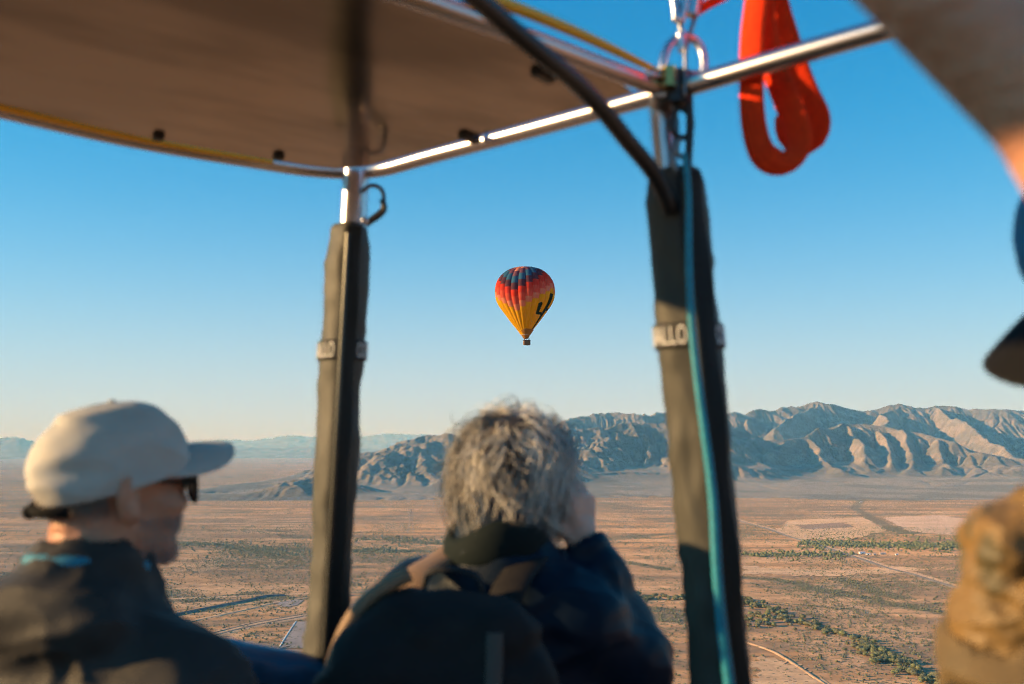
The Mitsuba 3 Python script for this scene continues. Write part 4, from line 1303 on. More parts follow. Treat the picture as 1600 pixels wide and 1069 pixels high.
class Figure:
    """Joints of a standing person. yaw: degrees the chest is turned to the right of +y."""

    def __init__(self, head, head_R, chest_yaw, foot, H=1.66, lean=0.0, shoulder_drop=0.245, width=0.185, neck_to=None):
        self.s = H / 1.70
        self.head, self.R = np.asarray(head, float), head_R
        C = facing(chest_yaw)
        self.C = C
        self.neck = self.head - np.array([0, 0, 0.165 * self.s]) - C[:, 1] * 0.03 if neck_to is None else np.asarray(neck_to, float)
        self.chest = np.array([self.neck[0], self.neck[1], self.head[2] - shoulder_drop]) - C[:, 1] * 0.02
        self.sh = {s: self.chest + C[:, 0] * s * width for s in (-1, 1)}
        hip = np.array([foot[0], foot[1], FLOOR + 0.90 * self.s])
        self.hip = hip
        self.waist = (self.chest + hip) / 2 - C[:, 1] * 0.005
        self.legs = {s: (hip + C[:, 0] * s * 0.09, np.array([foot[0], foot[1], FLOOR + 0.48 * self.s]) + C[:, 0] * s * 0.10 + C[:, 1] * 0.02,
                         np.array([foot[0], foot[1], FLOOR + 0.075]) + C[:, 0] * s * 0.11 - C[:, 1] * 0.01) for s in (-1, 1)}
        self.arms = {}
        self.neck_r = 0.055

    def arm(self, s, elbow, wrist):
        self.arms[s] = (self.sh[s], np.asarray(elbow, float), np.asarray(wrist, float))

    def bounds(self, m):
        P = [self.head + 0.12, self.head - 0.12, self.hip] + list(self.sh.values()) + [q for l in self.legs.values() for q in l] + [q for l in self.arms.values() for q in l]
        P = np.array(P)
        lo, hi = P.min(0) - m, P.max(0) + m
        lo[2] = FLOOR - 0.01
        return lo, hi

    def body(self, hands, h=0.0055):
        lo, hi = self.bounds(0.16)
        f = Field(lo, hi, h)
        C, s = self.C, self.s
        add_head(f, self.head, self.R, s)
        nk = self.head + self.R @ np.array([0, -0.030, -0.055]) * s
        f.bone(nk, self.neck - [0, 0, 0.03], self.neck_r * s, (self.neck_r + 0.007) * s, 0.025)
        f.blob(self.chest - [0, 0, 0.10], np.array([0.155, 0.105, 0.20]) * s, C, 0.05)
        f.bone(self.sh[-1], self.sh[1], 0.055 * s, 0.055 * s, 0.05)
        f.blob(self.waist, np.array([0.145, 0.10, 0.17]) * s, C, 0.05)
        f.blob(self.hip, np.array([0.165, 0.115, 0.13]) * s, C, 0.05)
        for k, (a, b, c) in self.legs.items():
            f.bone(a, b, 0.088 * s, 0.056 * s, 0.03)
            f.bone(b, c, 0.054 * s, 0.036 * s, 0.02)
            f.bone(c - [0, 0, 0.035], c + C[:, 1] * 0.15 - [0, 0, 0.045], 0.036 * s, 0.027 * s, 0.02)
        for k, (a, b, c) in self.arms.items():
            f.bone(a, b, 0.050 * s, 0.043 * s, 0.025)
            f.bone(b, c, 0.046 * s, 0.029 * s, 0.015)
            f.bone(b, b * 0.6 + c * 0.4, 0.046 * s, 0.044 * s, 0.02)
        ms = [f.mesh()] + [hand_mesh(hb) for hb in hands]
        return cat(ms)

    def coat(self, grow, h=0.006, hem=-0.12, collar=0.06, amp=0.016, seed=1, sleeve=(0.064, 0.056, 0.046), full=1.0, collar_r=0.075, bunch=0.0):
        """A jacket over the same bones."""
        lo, hi = self.bounds(0.20)
        lo[2] = self.hip[2] + hem - 0.05
        f = Field(lo, hi, h)
        C, s = self.C, self.s
        f.blob(self.chest - [0, 0, 0.10], (np.array([0.165, 0.118, 0.22]) + grow) * s * np.array([full, full, 1]), C, 0.05)
        f.bone(self.sh[-1], self.sh[1], (0.062 + grow) * s, (0.062 + grow) * s, 0.06)
        for k in (-1, 1):
            f.bone(self.neck - [0, 0, 0.03], self.sh[k] + [0, 0, 0.012], 0.070 * s + grow, 0.052 * s + grow, 0.04)
        f.blob(self.waist, (np.array([0.16, 0.118, 0.20]) + grow) * s * np.array([full, full, 1]), C, 0.05)
        f.blob(self.hip, (np.array([0.175, 0.13, 0.16]) + grow) * s * np.array([full, full, 1]), C, 0.05)
        up = self.neck + [0, 0, collar]
        f.bone(self.neck - [0, 0, 0.06], up - C[:, 1] * 0.012, collar_r * s + 0.02, collar_r * s, 0.03)
        if bunch:
            f.blob(self.neck - C[:, 1] * 0.085 + [0, 0, 0.0], np.array([0.125, 0.050, 0.048]) * bunch, C, 0.035)
        for k, (a, b, c) in self.arms.items():
            f.bone(a, b, (sleeve[0] + grow) * s, (sleeve[1] + grow) * s, 0.03)
            f.bone(b, c + (b - c) * 0.06, (sleeve[1] + grow) * s, (sleeve[2] + grow * 0.5) * s, 0.015)

        def folds(p):
            q = p + 0.05 * (meshkit.fbm(p * 9, 2, seed + 5)[:, None] - 0.5) * [1, -1, 1.5]
            r1 = 1 - 2 * np.abs(meshkit.fbm(q * [11, 11, 7], 2, seed) - 0.5)
            r2 = 1 - 2 * np.abs(meshkit.fbm(q * [7, 8, 20], 2, seed + 9) - 0.5)
            return 0.6 * r1 + 0.6 * r2 - 0.2
        f.ruffle(-amp, folds)
        # open at the neck and at the wrists
        f.bone(up + [0, 0, 0.06], up - [0, 0, 0.05], collar_r * s * 0.86, collar_r * s * 0.80, 0.006, cut=True)
        for k, (a, b, c) in self.arms.items():
            d = (c - b) / np.linalg.norm(c - b)
            f.bone(c + d * 0.06, c - d * 0.02, 0.045, 0.036, 0.004, cut=True)
        f.above([0, 0, self.hip[2] + hem], [0, 0, 1])
        return f.mesh()

    def trousers(self, h=0.009):
        lo, hi = self.bounds(0.16)
        hi[2] = self.hip[2] + 0.2
        f = Field(lo, hi, h)
        f.blob(self.hip, np.array([0.178, 0.128, 0.15]) * self.s, self.C, 0.05)
        for k, (a, b, c) in self.legs.items():
            f.bone(a, b, 0.098 * self.s, 0.072 * self.s, 0.03)
            f.bone(b, c + [0, 0, 0.02], 0.072 * self.s, 0.060 * self.s, 0.02)
        f.ruffle(-0.012, lambda p: 1 - 2 * np.abs(meshkit.fbm(p * [9, 9, 14], 2, 4) - 0.5))
        f.above([0, 0, FLOOR + 0.06], [0, 0, 1])
        return f.mesh()

    def shoe(self, k, h=0.006):
        c = self.legs[k][2]
        P = c + self.C[:, 1] * 0.07
        f = Field(P - 0.2, P + 0.2, h)
        f.bone(c - [0, 0, 0.03], c + self.C[:, 1] * 0.17 - [0, 0, 0.036], 0.045, 0.037, 0.02)
        f.bone(c - [0, 0, 0.03], c + [0, 0, 0.05], 0.043, 0.045, 0.02)
        f.above([0, 0, FLOOR + 0.002], [0, 0, 1])
        return f.mesh()


def skin_tone(a, b):
    return proc(lambda p, n, uv: mix(a, b, fbm(p.x * 26, p.y * 26, p.z * 26)) * (0.9 + 0.2 * noise(p.x * 240, p.y * 240, p.z * 240)), 5e-4)


def skin(key, a, b):
    scene[key] = {'type': 'twosided', 'bsdf': {'type': 'bumpmap', 'arbitrary': proc(lambda p, n, uv: noise(p.x * 420, p.y * 420, p.z * 420) + 2 * noise(p.x * 70, p.y * 70, p.z * 130), 5e-4), 'scale': 0.0011,
                  'bsdf': {'type': 'principled', 'base_color': skin_tone(a, b), 'roughness': 0.46, 'specular': 0.4}}}
    return key


skin('skin_tanned', (0.44, 0.175, 0.095), (0.62, 0.31, 0.195))
skin('skin_pale', (0.56, 0.31, 0.225), (0.64, 0.38, 0.29))
pm('coat_charcoal', proc(lambda p, n, uv: mix((0.036, 0.033, 0.031), (0.054, 0.049, 0.046), fbm(p.x * 30, p.y * 30, p.z * 30)), 1e-3), 0.62, bump=(proc(lambda p, n, uv: noise(p.x * 500, p.y * 500, p.z * 500), 5e-4), 0.0006), specular=0.15)
pm('coat_navy', proc(lambda p, n, uv: mix((0.004, 0.011, 0.024), (0.008, 0.018, 0.036), fbm(p.x * 30, p.y * 30, p.z * 30)), 1e-3), 0.46, bump=(proc(lambda p, n, uv: noise(p.x * 400, p.y * 400, p.z * 400), 5e-4), 0.0006), specular=0.15)
pm('collar_green', (0.008, 0.014, 0.015), 0.8, specular=0.15)
pm('shirt_blue', (0.02, 0.19, 0.28), 0.7)
pm('denim', (0.035, 0.045, 0.07), 0.8)
pm('shoe_dark', (0.03, 0.028, 0.026), 0.6)
pm('cap_cloth', proc(lambda p, n, uv: mix((0.47, 0.44, 0.395), (0.56, 0.53, 0.48), fbm(p.x * 35, p.y * 35, p.z * 35)), 1e-3), 0.8, bump=(proc(lambda p, n, uv: noise(p.x * 650, p.y * 650, p.z * 650), 5e-4), 0.0007))
pm('cap_blue', (0.008, 0.13, 0.26), 0.75)
pm('coat_tan', proc(lambda p, n, uv: mix((0.17, 0.105, 0.038), (0.075, 0.058, 0.03), fbm(p.x * 30, p.y * 30, p.z * 30)), 1e-3), 0.7)
pm('cap_dark', (0.009, 0.009, 0.010), 0.8, specular=0.1)
pm('lens_dark', (0.010, 0.010, 0.011), 0.08)
pm('stubble', (0.36, 0.25, 0.19), 0.9)


def cap(parent, c, R, s, crown_m, brim_m, tilt, cut=-0.012, brim_len=0.075, brim_droop=0.22, adjuster=True, brim_w=0.078):
    """A peaked cap on a head: crown with seams, bent brim, top button, strap at the back."""
    P = lambda x, y, z: np.asarray(c) + R @ (np.array([x, y, z]) * s)
    lo, hi = np.asarray(c) - 0.19, np.asarray(c) + 0.19
    f = Field(lo, hi, 0.0035)
    f.blob(P(0, -0.012, 0.040), np.array([0.086, 0.110, 0.094]) * s, R, 0.01)
    f.blob(P(0, 0.022, 0.044), np.array([0.080, 0.082, 0.086]) * s, R, 0.02)
    f.ruffle(-0.011, lambda p: 1 - 2 * np.abs(meshkit.fbm((p - c) @ R * [12, 12, 26], 2, 12) - 0.5))
    up = R @ Rotation.from_euler('x', tilt, degrees=True).as_matrix() @ np.array([0, 0, 1.0])
    f.above(P(0, 0, cut), up)
    f.blob(P(0, -0.012, 0.029), np.array([0.077, 0.100, 0.085]) * s, R, 0.004, cut=True)
    part(parent, 'cap_crown', f.mesh(), crown_m, smooth=True)
    tip = P(0, -0.006, 0.040) + R @ np.array([0, 0.0, 0.0945]) * s
    part(parent, 'cap_button', trimesh.creation.icosphere(2, 0.0065).apply_translation(tip), crown_m, smooth=True)
    # seams of the six panels
    for k in range(3):
        a = math.radians(60 * k + 30)
        arc = []
        for t in np.linspace(-math.pi / 2 + 0.15, math.pi / 2 - 0.15, 40):
            q = np.array([0.0868 * math.sin(t) * math.cos(a), -0.010 + 0.1085 * math.sin(t) * math.sin(a), 0.040 + 0.0945 * math.cos(t)])
            p = P(*q)
            if (p - P(0, 0, cut)) @ up > 0.004:
                arc.append(p)
        part(parent, 'cap_seam', sweep(arc, 0.0018, 6), crown_m, smooth=True)
    # brim
    RT = R @ Rotation.from_euler('x', tilt, degrees=True).as_matrix()
    o = P(0, 0.0, cut) + up * 0.004
    V = []
    us_, ws = np.linspace(-1, 1, 33), np.linspace(0, 1, 14)
    for top in (0.0018, -0.0018):
        for w in ws:
            for u in us_:
                a = u * math.radians(64)
                inner = np.array([0.086 * math.sin(a), 0.010 + 0.088 * math.cos(a), 0])
                L_ = brim_len * (1 - abs(u) ** 2.6) ** 0.5
                q = inner + np.array([0.25 * math.sin(a), 1.0, 0]) * L_ * w
                q[2] = -brim_droop * L_ * w * w * 0.6 - 0.30 * q[0] ** 2 / 0.08 + 0.018 + top
                V.append(o + RT @ (q * s))
    n1 = len(ws) * len(us_)
    g1 = grid_faces(len(ws), len(us_))
    V = np.array(V)
    rim = []
    top_i = [(len(ws) - 1) * len(us_) + k for k in range(len(us_))]
    for a_, b_ in zip(top_i[:-1], top_i[1:]):
        rim += [[a_, b_, b_ + n1], [a_, b_ + n1, a_ + n1]]
    m = trimesh.Trimesh(V, np.vstack([g1, g1[:, ::-1] + n1, rim]), process=False)
    part(parent, 'cap_brim', m, brim_m, smooth=40)
    if adjuster:
        pts = [P(0.080 * math.sin(a) * 1.02, -0.012 - 0.108 * math.cos(a), -0.006 - 0.010 * math.cos(a)) for a in np.radians(np.linspace(-42, 42, 15))]
        part(parent, 'cap_strap', sweep(pts, 0.0075, 8, flat=0.35, up=list(up)), 'cap_dark', smooth=True)
        part(parent, 'cap_buckle', trimesh.creation.icosphere(2, 0.010).apply_translation(P(-0.030, -0.113, -0.020)), 'cap_dark', smooth=True)


# --- the man in the pale cap, lower left
mh = at(180, 770, 1.40)
mR = facing(44, 4, 4)
man = Figure(mh, mR, 22, (mh[0] + 0.0, 1.37), H=1.55, width=0.172, shoulder_drop=0.258)
man.neck_r = 0.064
man.arm(1, man.sh[1] + np.array([0.06, 0.02, -0.29]), man.sh[1] + np.array([0.06, 0.26, -0.33]))
man.arm(-1, man.sh[-1] + np.array([-0.03, 0.03, -0.29]), man.sh[-1] + np.array([0.10, 0.22, -0.36]))
p_ = 'person'
COUNT['person'] = 1
tag(p_, 'man in a pale cap, sunglasses and charcoal jacket looking to the right', 'person')


def hands_for(fig, curl=(0.5, 0.55, 0.6, 0.65), palms=None):
    out = []
    for s_, (a, b, c) in fig.arms.items():
        d = (c - b) / np.linalg.norm(c - b)
        out.append(hand_bones(c, d, (palms or {}).get(s_, np.array([0, 0, -1.0]) + 0.2 * fig.C[:, 0] * -s_), s_, curl, s=fig.s))
    return out


man_body = man.body(hands_for(man))
part(p_, 'body', man_body, 'skin_tanned', smooth=True)
part(p_, 'jacket', man.coat(0.012, seed=2, amp=0.026, collar=0.036, collar_r=0.086, bunch=0.95, full=1.06), 'coat_charcoal', smooth=True)
part(p_, 'shirt_collar', sweep([man.neck + man.C @ np.array([0.070 * math.sin(a), 0.070 * math.cos(a) - 0.014, 0.058 - 0.010 * math.cos(a)]) for a in np.linspace(0, 2 * np.pi, 33)[:-1]], 0.010, 10, closed=True), 'shirt_blue', smooth=True)
part(p_, 'trousers', man.trousers(), 'denim', smooth=True)
for k in (-1, 1):
    part(p_, 'shoe', man.shoe(k), 'shoe_dark', smooth=True)
cap(p_, mh, mR, man.s, 'cap_cloth', 'cap_cloth', 13, cut=0.016, brim_len=0.094, brim_droop=0.30)


def glasses(parent, c, R, s):
    P = lambda x, y, z: np.asarray(c) + R @ (np.array([x, y, z]) * s)
    for x in (-1, 1):
        V = []
        for w in np.linspace(0, 1, 8):
            for a in np.linspace(0, 2 * np.pi, 29)[:-1]:
                u, v = w * 0.031 * math.cos(a), w * 0.024 * math.sin(a) * (1 - 0.12 * math.cos(a) * x)
                X = x * 0.036 + u
                V.append(P(X, 0.116 - 2.9 * (X * X) * 1.4, 0.002 + v))
        n = 28
        f = []
        for i in range(7):
            for j in range(n):
                k = (j + 1) % n
                f += [[i * n + j, i * n + k, (i + 1) * n + k], [i * n + j, (i + 1) * n + k, (i + 1) * n + j]]
        part(parent, 'sunglass_lens', trimesh.Trimesh(np.array(V), np.array(f), process=False), 'lens_dark', smooth=True)
        ring = [V[7 * n + j] for j in range(n)]
        part(parent, 'sunglass_rim', sweep(ring, 0.0022, 8, closed=True), 'cap_dark', smooth=True)
        part(parent, 'sunglass_temple', sweep([P(x * 0.068, 0.094, 0.014), P(x * 0.078, 0.07, 0.016), P(x * 0.082, 0.0, 0.022), P(x * 0.082, -0.018, 0.016), P(x * 0.080, -0.034, -0.006)], 0.0028, 8, step=0.006), 'cap_dark', smooth=True)
    part(parent, 'sunglass_bridge', sweep([P(-0.008, 0.114, 0.010), P(0, 0.117, 0.012), P(0.008, 0.114, 0.010)], 0.002, 8), 'cap_dark', smooth=True)


glasses(p_, mh, mR, man.s)


def short_hair(parent, c, R, s, m, n, zmax, seed, ln=0.012):
    """Cropped hair below a cap: thousands of short bristles."""
    r = np.random.default_rng(seed)
    th, z = r.uniform(-np.pi, np.pi, n * 3), r.uniform(-0.075, zmax, n * 3)
    x, y = np.sin(th), -np.cos(th)
    ok = (y < 0.25) & (z > -0.06 + 0.045 * np.abs(x)) & ~((np.abs(x) > 0.8) & (z < 0.02) & (y > -0.3))
    x, y, z = x[ok][:n], y[ok][:n], z[ok][:n]
    rz = np.sqrt(np.clip(1 - ((z - 0.036) / 0.088) ** 2, 0.05, 1))
    b = np.stack([0.075 * x * rz, -0.014 + 0.097 * y * rz, z], -1)
    nn = np.stack([x, y, 0 * x - 0.4], -1)
    d = nn * 0.5 + r.normal(0, 0.25, nn.shape) + [0, 0, -0.8]
    d /= np.linalg.norm(d, axis=1, keepdims=True)
    t = np.cross(d, nn)
    t /= np.linalg.norm(t, axis=1, keepdims=True)
    L = ln * (0.5 + r.random((len(b), 1)))
    V = np.stack([b - t * 0.0008, b + t * 0.0008, b + d * L + nn * 0.003], 1).reshape(-1, 3)
    V = np.asarray(c) + (V * s) @ R.T
    return trimesh.Trimesh(V, np.arange(len(V)).reshape(-1, 3), process=False)


pm('hair_cropped', (0.20, 0.16, 0.13), 0.6)
part(p_, 'hair', short_hair(p_, mh, mR, man.s, 'hair_cropped', 5000, 0.02, 3), 'hair_cropped')


def stubble(body, c, R, n, seed):
    """Short grey bristles on jaw, chin and lip."""
    r = np.random.default_rng(seed)
    q = (body.vertices - np.asarray(c)) @ R
    ok = (q[:, 2] < -0.030 + 0.2 * np.clip(0.02 - q[:, 1], 0, 1)) & (q[:, 2] > -0.125) & (q[:, 1] > 0.005) & (np.linalg.norm(q, axis=1) < 0.16)
    i = r.choice(np.nonzero(ok)[0], n)
    nn = body.vertex_normals[i]
    b = body.vertices[i] + r.normal(0, 0.0018, (n, 3))
    d = nn + r.normal(0, 0.4, (n, 3)) - [0, 0, 0.5]
    d /= np.linalg.norm(d, axis=1, keepdims=True)
    t = np.cross(d, r.normal(0, 1, (n, 3)))
    t /= np.linalg.norm(t, axis=1, keepdims=True)
    V = np.stack([b - t * 0.0005, b + t * 0.0005, b + d * 0.0055], 1).reshape(-1, 3)
    return trimesh.Trimesh(V, np.arange(3 * n).reshape(-1, 3), process=False)


pm('stubble_grey', (0.34, 0.31, 0.29), 0.6)
part(p_, 'beard', stubble(man_body, mh, mR, 5000, 21), 'stubble_grey')

# --- the grey-haired person, lower centre
wh = at(796, 752, 1.76)
wR = facing(16, -14, 10)
wom = Figure(wh, wR, 22, (0.0, 1.70), H=1.52, width=0.17, shoulder_drop=0.215, neck_to=at(782, 880, 1.73))
wom.sh[1] = at(893, 975, 1.68)
wom.sh[-1] = at(660, 955, 1.78)
elbow = at(986, 1034, 1.74)
wrist = at(908, 858, 1.76)
wom.arm(1, elbow, wrist)
wom.arm(-1, at(660, 1050, 1.98), at(768, 838, 1.93))
w_ = 'person_001'
COUNT['person'] = 2
tag(w_, 'grey-haired person in a navy jacket seen from behind, right hand raised to the face', 'person')
d_ = (wrist - elbow) / np.linalg.norm(wrist - elbow)
rh = hand_bones(wrist, np.array([-0.02, -0.05, 1.0]), [-0.75, 0.6, 0.1], 1, (0.55, 0.6, 0.65, 0.7), s=0.95)
lh = hand_bones(wom.arms[-1][2], [0.5, 0.1, 0.8], [0.6, -0.3, 0], -1, (0.55, 0.6, 0.65, 0.7), s=0.95)
part(w_, 'body', wom.body([rh, lh]), 'skin_pale', smooth=True)
part(w_, 'jacket', wom.coat(0.010, seed=5, amp=0.024, collar=0.062, collar_r=0.080, full=1.05, sleeve=(0.070, 0.062, 0.046)), 'coat_navy', smooth=True)
part(w_, 'collar', sweep([wom.neck + wom.C @ np.array([0.079 * math.sin(a), 0.079 * math.cos(a) - 0.010, 0.030 - 0.012 * math.sin(2 * a)]) for a in np.linspace(0, 2 * np.pi, 49)[:-1]], [0.032 + 0.005 * math.sin(3 * k * 0.131) for k in range(48)], 12, closed=True, flat=0.42, up=[0, 0, 1]), 'collar_green', smooth=True)
part(w_, 'trousers', wom.trousers(), 'denim', smooth=True)
for k in (-1, 1):
    part(w_, 'shoe', wom.shoe(k), 'shoe_dark', smooth=True)

# hair: a dark under-layer and thousands of locks that fall from the whorl
pm('hair_under', (0.07, 0.057, 0.05), 0.8)
scene['hair_locks'] = {'type': 'twosided', 'bsdf': {'type': 'principled', 'base_color': {'type': 'mesh_attribute', 'name': 'vertex_color'}, 'roughness': 0.38, 'specular': 0.5}}
f = Field(wh - 0.2, wh + 0.2, 0.004)
f.blob(wh + wR @ np.array([0, -0.016, 0.032]), (0.072, 0.089, 0.077), wR, 0.02)
f.blob(wh + wR @ np.array([0, -0.050, -0.030]), (0.066, 0.054, 0.062), wR, 0.03)
f.blob(wh + wR @ np.array([0, 0.085, -0.03]), (0.052, 0.06, 0.085), wR, 0.02, cut=True)
f.ruffle(-0.012, lambda p: 1 - 2 * np.abs(meshkit.fbm(p * [24, 24, 10], 2, 3) - 0.5))
part(w_, 'hair_under', f.mesh(), 'hair_under', smooth=True)


def locks(c, R, n, seed):
    r = np.random.default_rng(seed)
    u = r.normal(0, 1, (n * 4, 3))
    u /= np.linalg.norm(u, axis=1, keepdims=True)
    ok = (u[:, 2] > -0.55) & ~((u[:, 1] > 0.55) & (u[:, 2] < 0.35))
    u = u[ok][:n]
    n = len(u)
    whorl = np.array([0.10, -0.62, 0.78])
    steps = 18
    length = 0.085 + 0.060 * r.random(n) + 0.060 * (r.random(n) < 0.25) + 0.035 * (u[:, 2] < -0.15)
    rad = np.array([0.078, 0.097, 0.090])
    lockn = meshkit.noise(u * 5.5 + 3, 5) - 0.5                     # strands of one lock share their bend
    lock2 = meshkit.noise(u * 5.5 + 30, 6) - 0.5
    p = u * rad + [0, -0.014, 0.036]
    d = u - whorl
    d -= u * (d * u).sum(1, keepdims=True)
    d /= np.linalg.norm(d, axis=1, keepdims=True) + 1e-6
    swirl = np.cross(u, d)
    d = d + (0.45 + 2.4 * lockn[:, None]) * swirl + u * (0.12 + 0.7 * lock2[:, None])
    off = 0.004 + 0.014 * r.random(n) + 0.042 * lock2
    ph, fr_ = 12 * lockn + 0.6 * r.random(n), 6.5 + 3 * lock2
    wild = np.where(r.random(n) < 0.02, 0.6, 0.0)
    pts = [p.copy()]
    for k in range(1, steps):
        t = k / (steps - 1)
        g = np.array([0.0, 0.0, -1.0]) @ R            # down, seen from the head
        dir_ = d * (1 - 0.55 * t) + g * (0.28 + 0.75 * t) * (1 - 0.6 * wild[:, None]) + 0.75 * np.stack([np.sin(ph + fr_ * t), np.cos(ph * 1.7 + fr_ * t), np.sin(ph * 2.3 + fr_ * t)], -1) + 0.10 * r.normal(0, 1, (n, 3)) + wild[:, None] * u * 0.5
        dir_ /= np.linalg.norm(dir_, axis=1, keepdims=True)
        p = p + dir_ * (length / steps)[:, None]
        # stay off the skull
        q = (p - [0, -0.014, 0.038])
        m = np.linalg.norm(q / rad, axis=1)
        want = 1 + (off * (0.25 + 1.0 * t) / 0.09)
        low = q[:, 2] < -0.02
        push = np.where(m < want, want / np.maximum(m, 1e-6), 1.0)
        p = np.where((m < want)[:, None], p + (q * push[:, None] - q) * np.where(low, 0.5, 0.7)[:, None], p)
        pts.append(p.copy())
    pts = np.stack(pts, 1)                            # n, steps, 3
    w = 0.0013 * (0.6 + 0.8 * r.random(n))
    prof = np.clip(np.minimum(1.0, (1 - np.linspace(0, 1, steps)) * 2.5 + 0.08), 0, 1)
    tan = np.gradient(pts, axis=1)
    tan /= np.linalg.norm(tan, axis=2, keepdims=True)
    a = np.cross(tan, u[:, None, :])
    a /= np.linalg.norm(a, axis=2, keepdims=True) + 1e-9
    b = np.cross(tan, a)
    ring = []
    for k in range(3):
        th = 2 * np.pi * k / 3
        ring.append(pts + (math.cos(th) * a + 0.5 * math.sin(th) * b) * (w[:, None, None] * prof[None, :, None]))
    V = np.stack(ring, 2).reshape(-1, 3)              # n, steps, 3
    i, s_, k = np.meshgrid(np.arange(n), np.arange(steps - 1), np.arange(3), indexing='ij')
    A = (i * steps + s_) * 3 + k
    B = (i * steps + s_) * 3 + (k + 1) % 3
    C, D = B + 3, A + 3
    Fc = np.vstack([np.stack([A, B, C], -1).reshape(-1, 3), np.stack([A, C, D], -1).reshape(-1, 3)])
    tone = np.clip(0.50 + 2.1 * (meshkit.noise(u * 6.5 + 70, 8) - 0.5) + 0.5 * (r.random(n) - 0.5), 0, 1)[:, None]
    col = (1 - tone) * np.array([0.055, 0.046, 0.042]) + tone * np.array([0.86, 0.81, 0.74])
    return trimesh.Trimesh(np.asarray(c) + (V * 0.865) @ R.T, Fc, process=False), np.repeat(col, steps * 3, 0)


lm, lc = locks(wh, wR, 9000, 4)
k_ = part(w_, 'hair', lm, 'hair_locks', smooth=True, color=lc)

# --- her backpack
pm('pack_cloth', proc(lambda p, n, uv: mix((0.018, 0.0165, 0.017), (0.030, 0.027, 0.027), fbm(p.x * 25, p.y * 25, p.z * 25)), 1e-3), 0.7, bump=(proc(lambda p, n, uv: noise(p.x * 500, p.y * 500, p.z * 500), 5e-4), 0.0008), specular=0.15)
pm('pack_pocket', (0.038, 0.033, 0.031), 0.75, specular=0.15)
pm('strap_grey', (0.10, 0.085, 0.075), 0.8, specular=0.15)
pm('pack_brown', (0.26, 0.165, 0.10), 0.65)
bp = 'backpack'
tag(bp, 'dark rounded backpack with brown side trim on the back of the grey-haired person', 'backpack')
BR = facing(8, 0, 4)
pc = at(682, 1100, 1.50)
pc[2] = at(682, 900, 1.50)[2] - 0.230
f = Field(pc - 0.4, pc + 0.4, 0.006)
f.slab(pc - [0, 0, 0.07], (0.165, 0.080, 0.19), BR, 0.065, 0.05)
f.slab(pc + BR @ np.array([0.015, 0.005, 0.04]), (0.118, 0.065, 0.165), BR, 0.06, 0.06)
f.blob(pc + BR @ np.array([-0.06, -0.02, 0.03]), (0.10, 0.085, 0.13), BR, 0.05)
f.ruffle(-0.030, lambda p: 1 - 2 * np.abs(meshkit.fbm(p * [8, 8, 10], 3, 17) - 0.5))
part(bp, 'bag', f.mesh(), 'pack_cloth', smooth=True)
f = Field(pc - 0.4, pc + 0.4, 0.006)
f.slab(pc + BR @ np.array([-0.035, -0.098, -0.075]), (0.095, 0.034, 0.125), BR, 0.03, 0.02)
f.ruffle(-0.020, lambda p: 1 - 2 * np.abs(meshkit.fbm(p * [9, 9, 11], 2, 27) - 0.5))
part(bp, 'front_pocket', f.mesh(), 'pack_pocket', smooth=True)
PP = lambda x, y, z: pc + BR @ np.array([x, y, z])
part(bp, 'trim', sweep([PP(-0.176, -0.02, -0.24), PP(-0.174, -0.02, -0.05), PP(-0.157, -0.015, 0.09), PP(-0.122, -0.008, 0.180), PP(-0.06, 0.01, 0.228)], 0.021, 10, step=0.01, flat=0.6), 'pack_brown', smooth=True)
part(bp, 'zip_cover', sweep([PP(-0.10, -0.105, -0.05), PP(-0.098, -0.10, 0.03), PP(-0.07, -0.098, 0.075), PP(0, -0.102, 0.09), PP(0.07, -0.098, 0.075), PP(0.098, -0.10, 0.03), PP(0.10, -0.105, -0.05)], 0.006, 8, step=0.01), 'zip_tape', smooth=True)
for zc, x0, x1 in ((0.06, 0.02, 0.155), (-0.09, 0.06, 0.175)):
    part(bp, 'compression_strap', sweep([PP(x0, -0.105, zc), PP((x0 + x1) / 2, -0.092, zc + 0.012), PP(x1, -0.03, zc + 0.02), PP(x1 + 0.004, 0.03, zc + 0.02)], 0.011, 8, step=0.01, flat=0.3, up=[0, 0, 1]), 'strap_grey', smooth=True)
part(bp, 'daisy_strap', sweep([PP(0.085, -0.075, 0.17), PP(0.092, -0.10, 0.08), PP(0.085, -0.105, -0.05), PP(0.08, -0.105, -0.2)], 0.012, 8, step=0.01, flat=0.35, up=[1, 0, 0]), 'strap_grey', smooth=True)
part(bp, 'handle', sweep([PP(-0.045, 0.045, 0.205), PP(-0.038, 0.04, 0.226), PP(0, 0.038, 0.236), PP(0.038, 0.04, 0.226), PP(0.045, 0.045, 0.205)], 0.0085, 8, step=0.006, flat=0.5), 'webbing_black', smooth=True)
for k in (-1, 1):
    s0 = wom.sh[k] * 0.55 + wom.neck * 0.45 + [0, 0, 0.058]
    part(bp, 'shoulder_strap', sweep([PP(k * 0.07, 0.06, 0.12), PP(k * 0.075, 0.075, 0.19), s0 - wom.C[:, 1] * 0.06 + [0, 0, 0.0], s0 + wom.C[:, 1] * 0.03 + [0, 0, 0.012], s0 + wom.C[:, 1] * 0.12 - [0, 0, 0.06]], 0.030, 10, step=0.012, flat=0.28, up=list(wom.C[:, 0])), 'pack_brown' if k < 0 else 'pack_cloth', smooth=True)

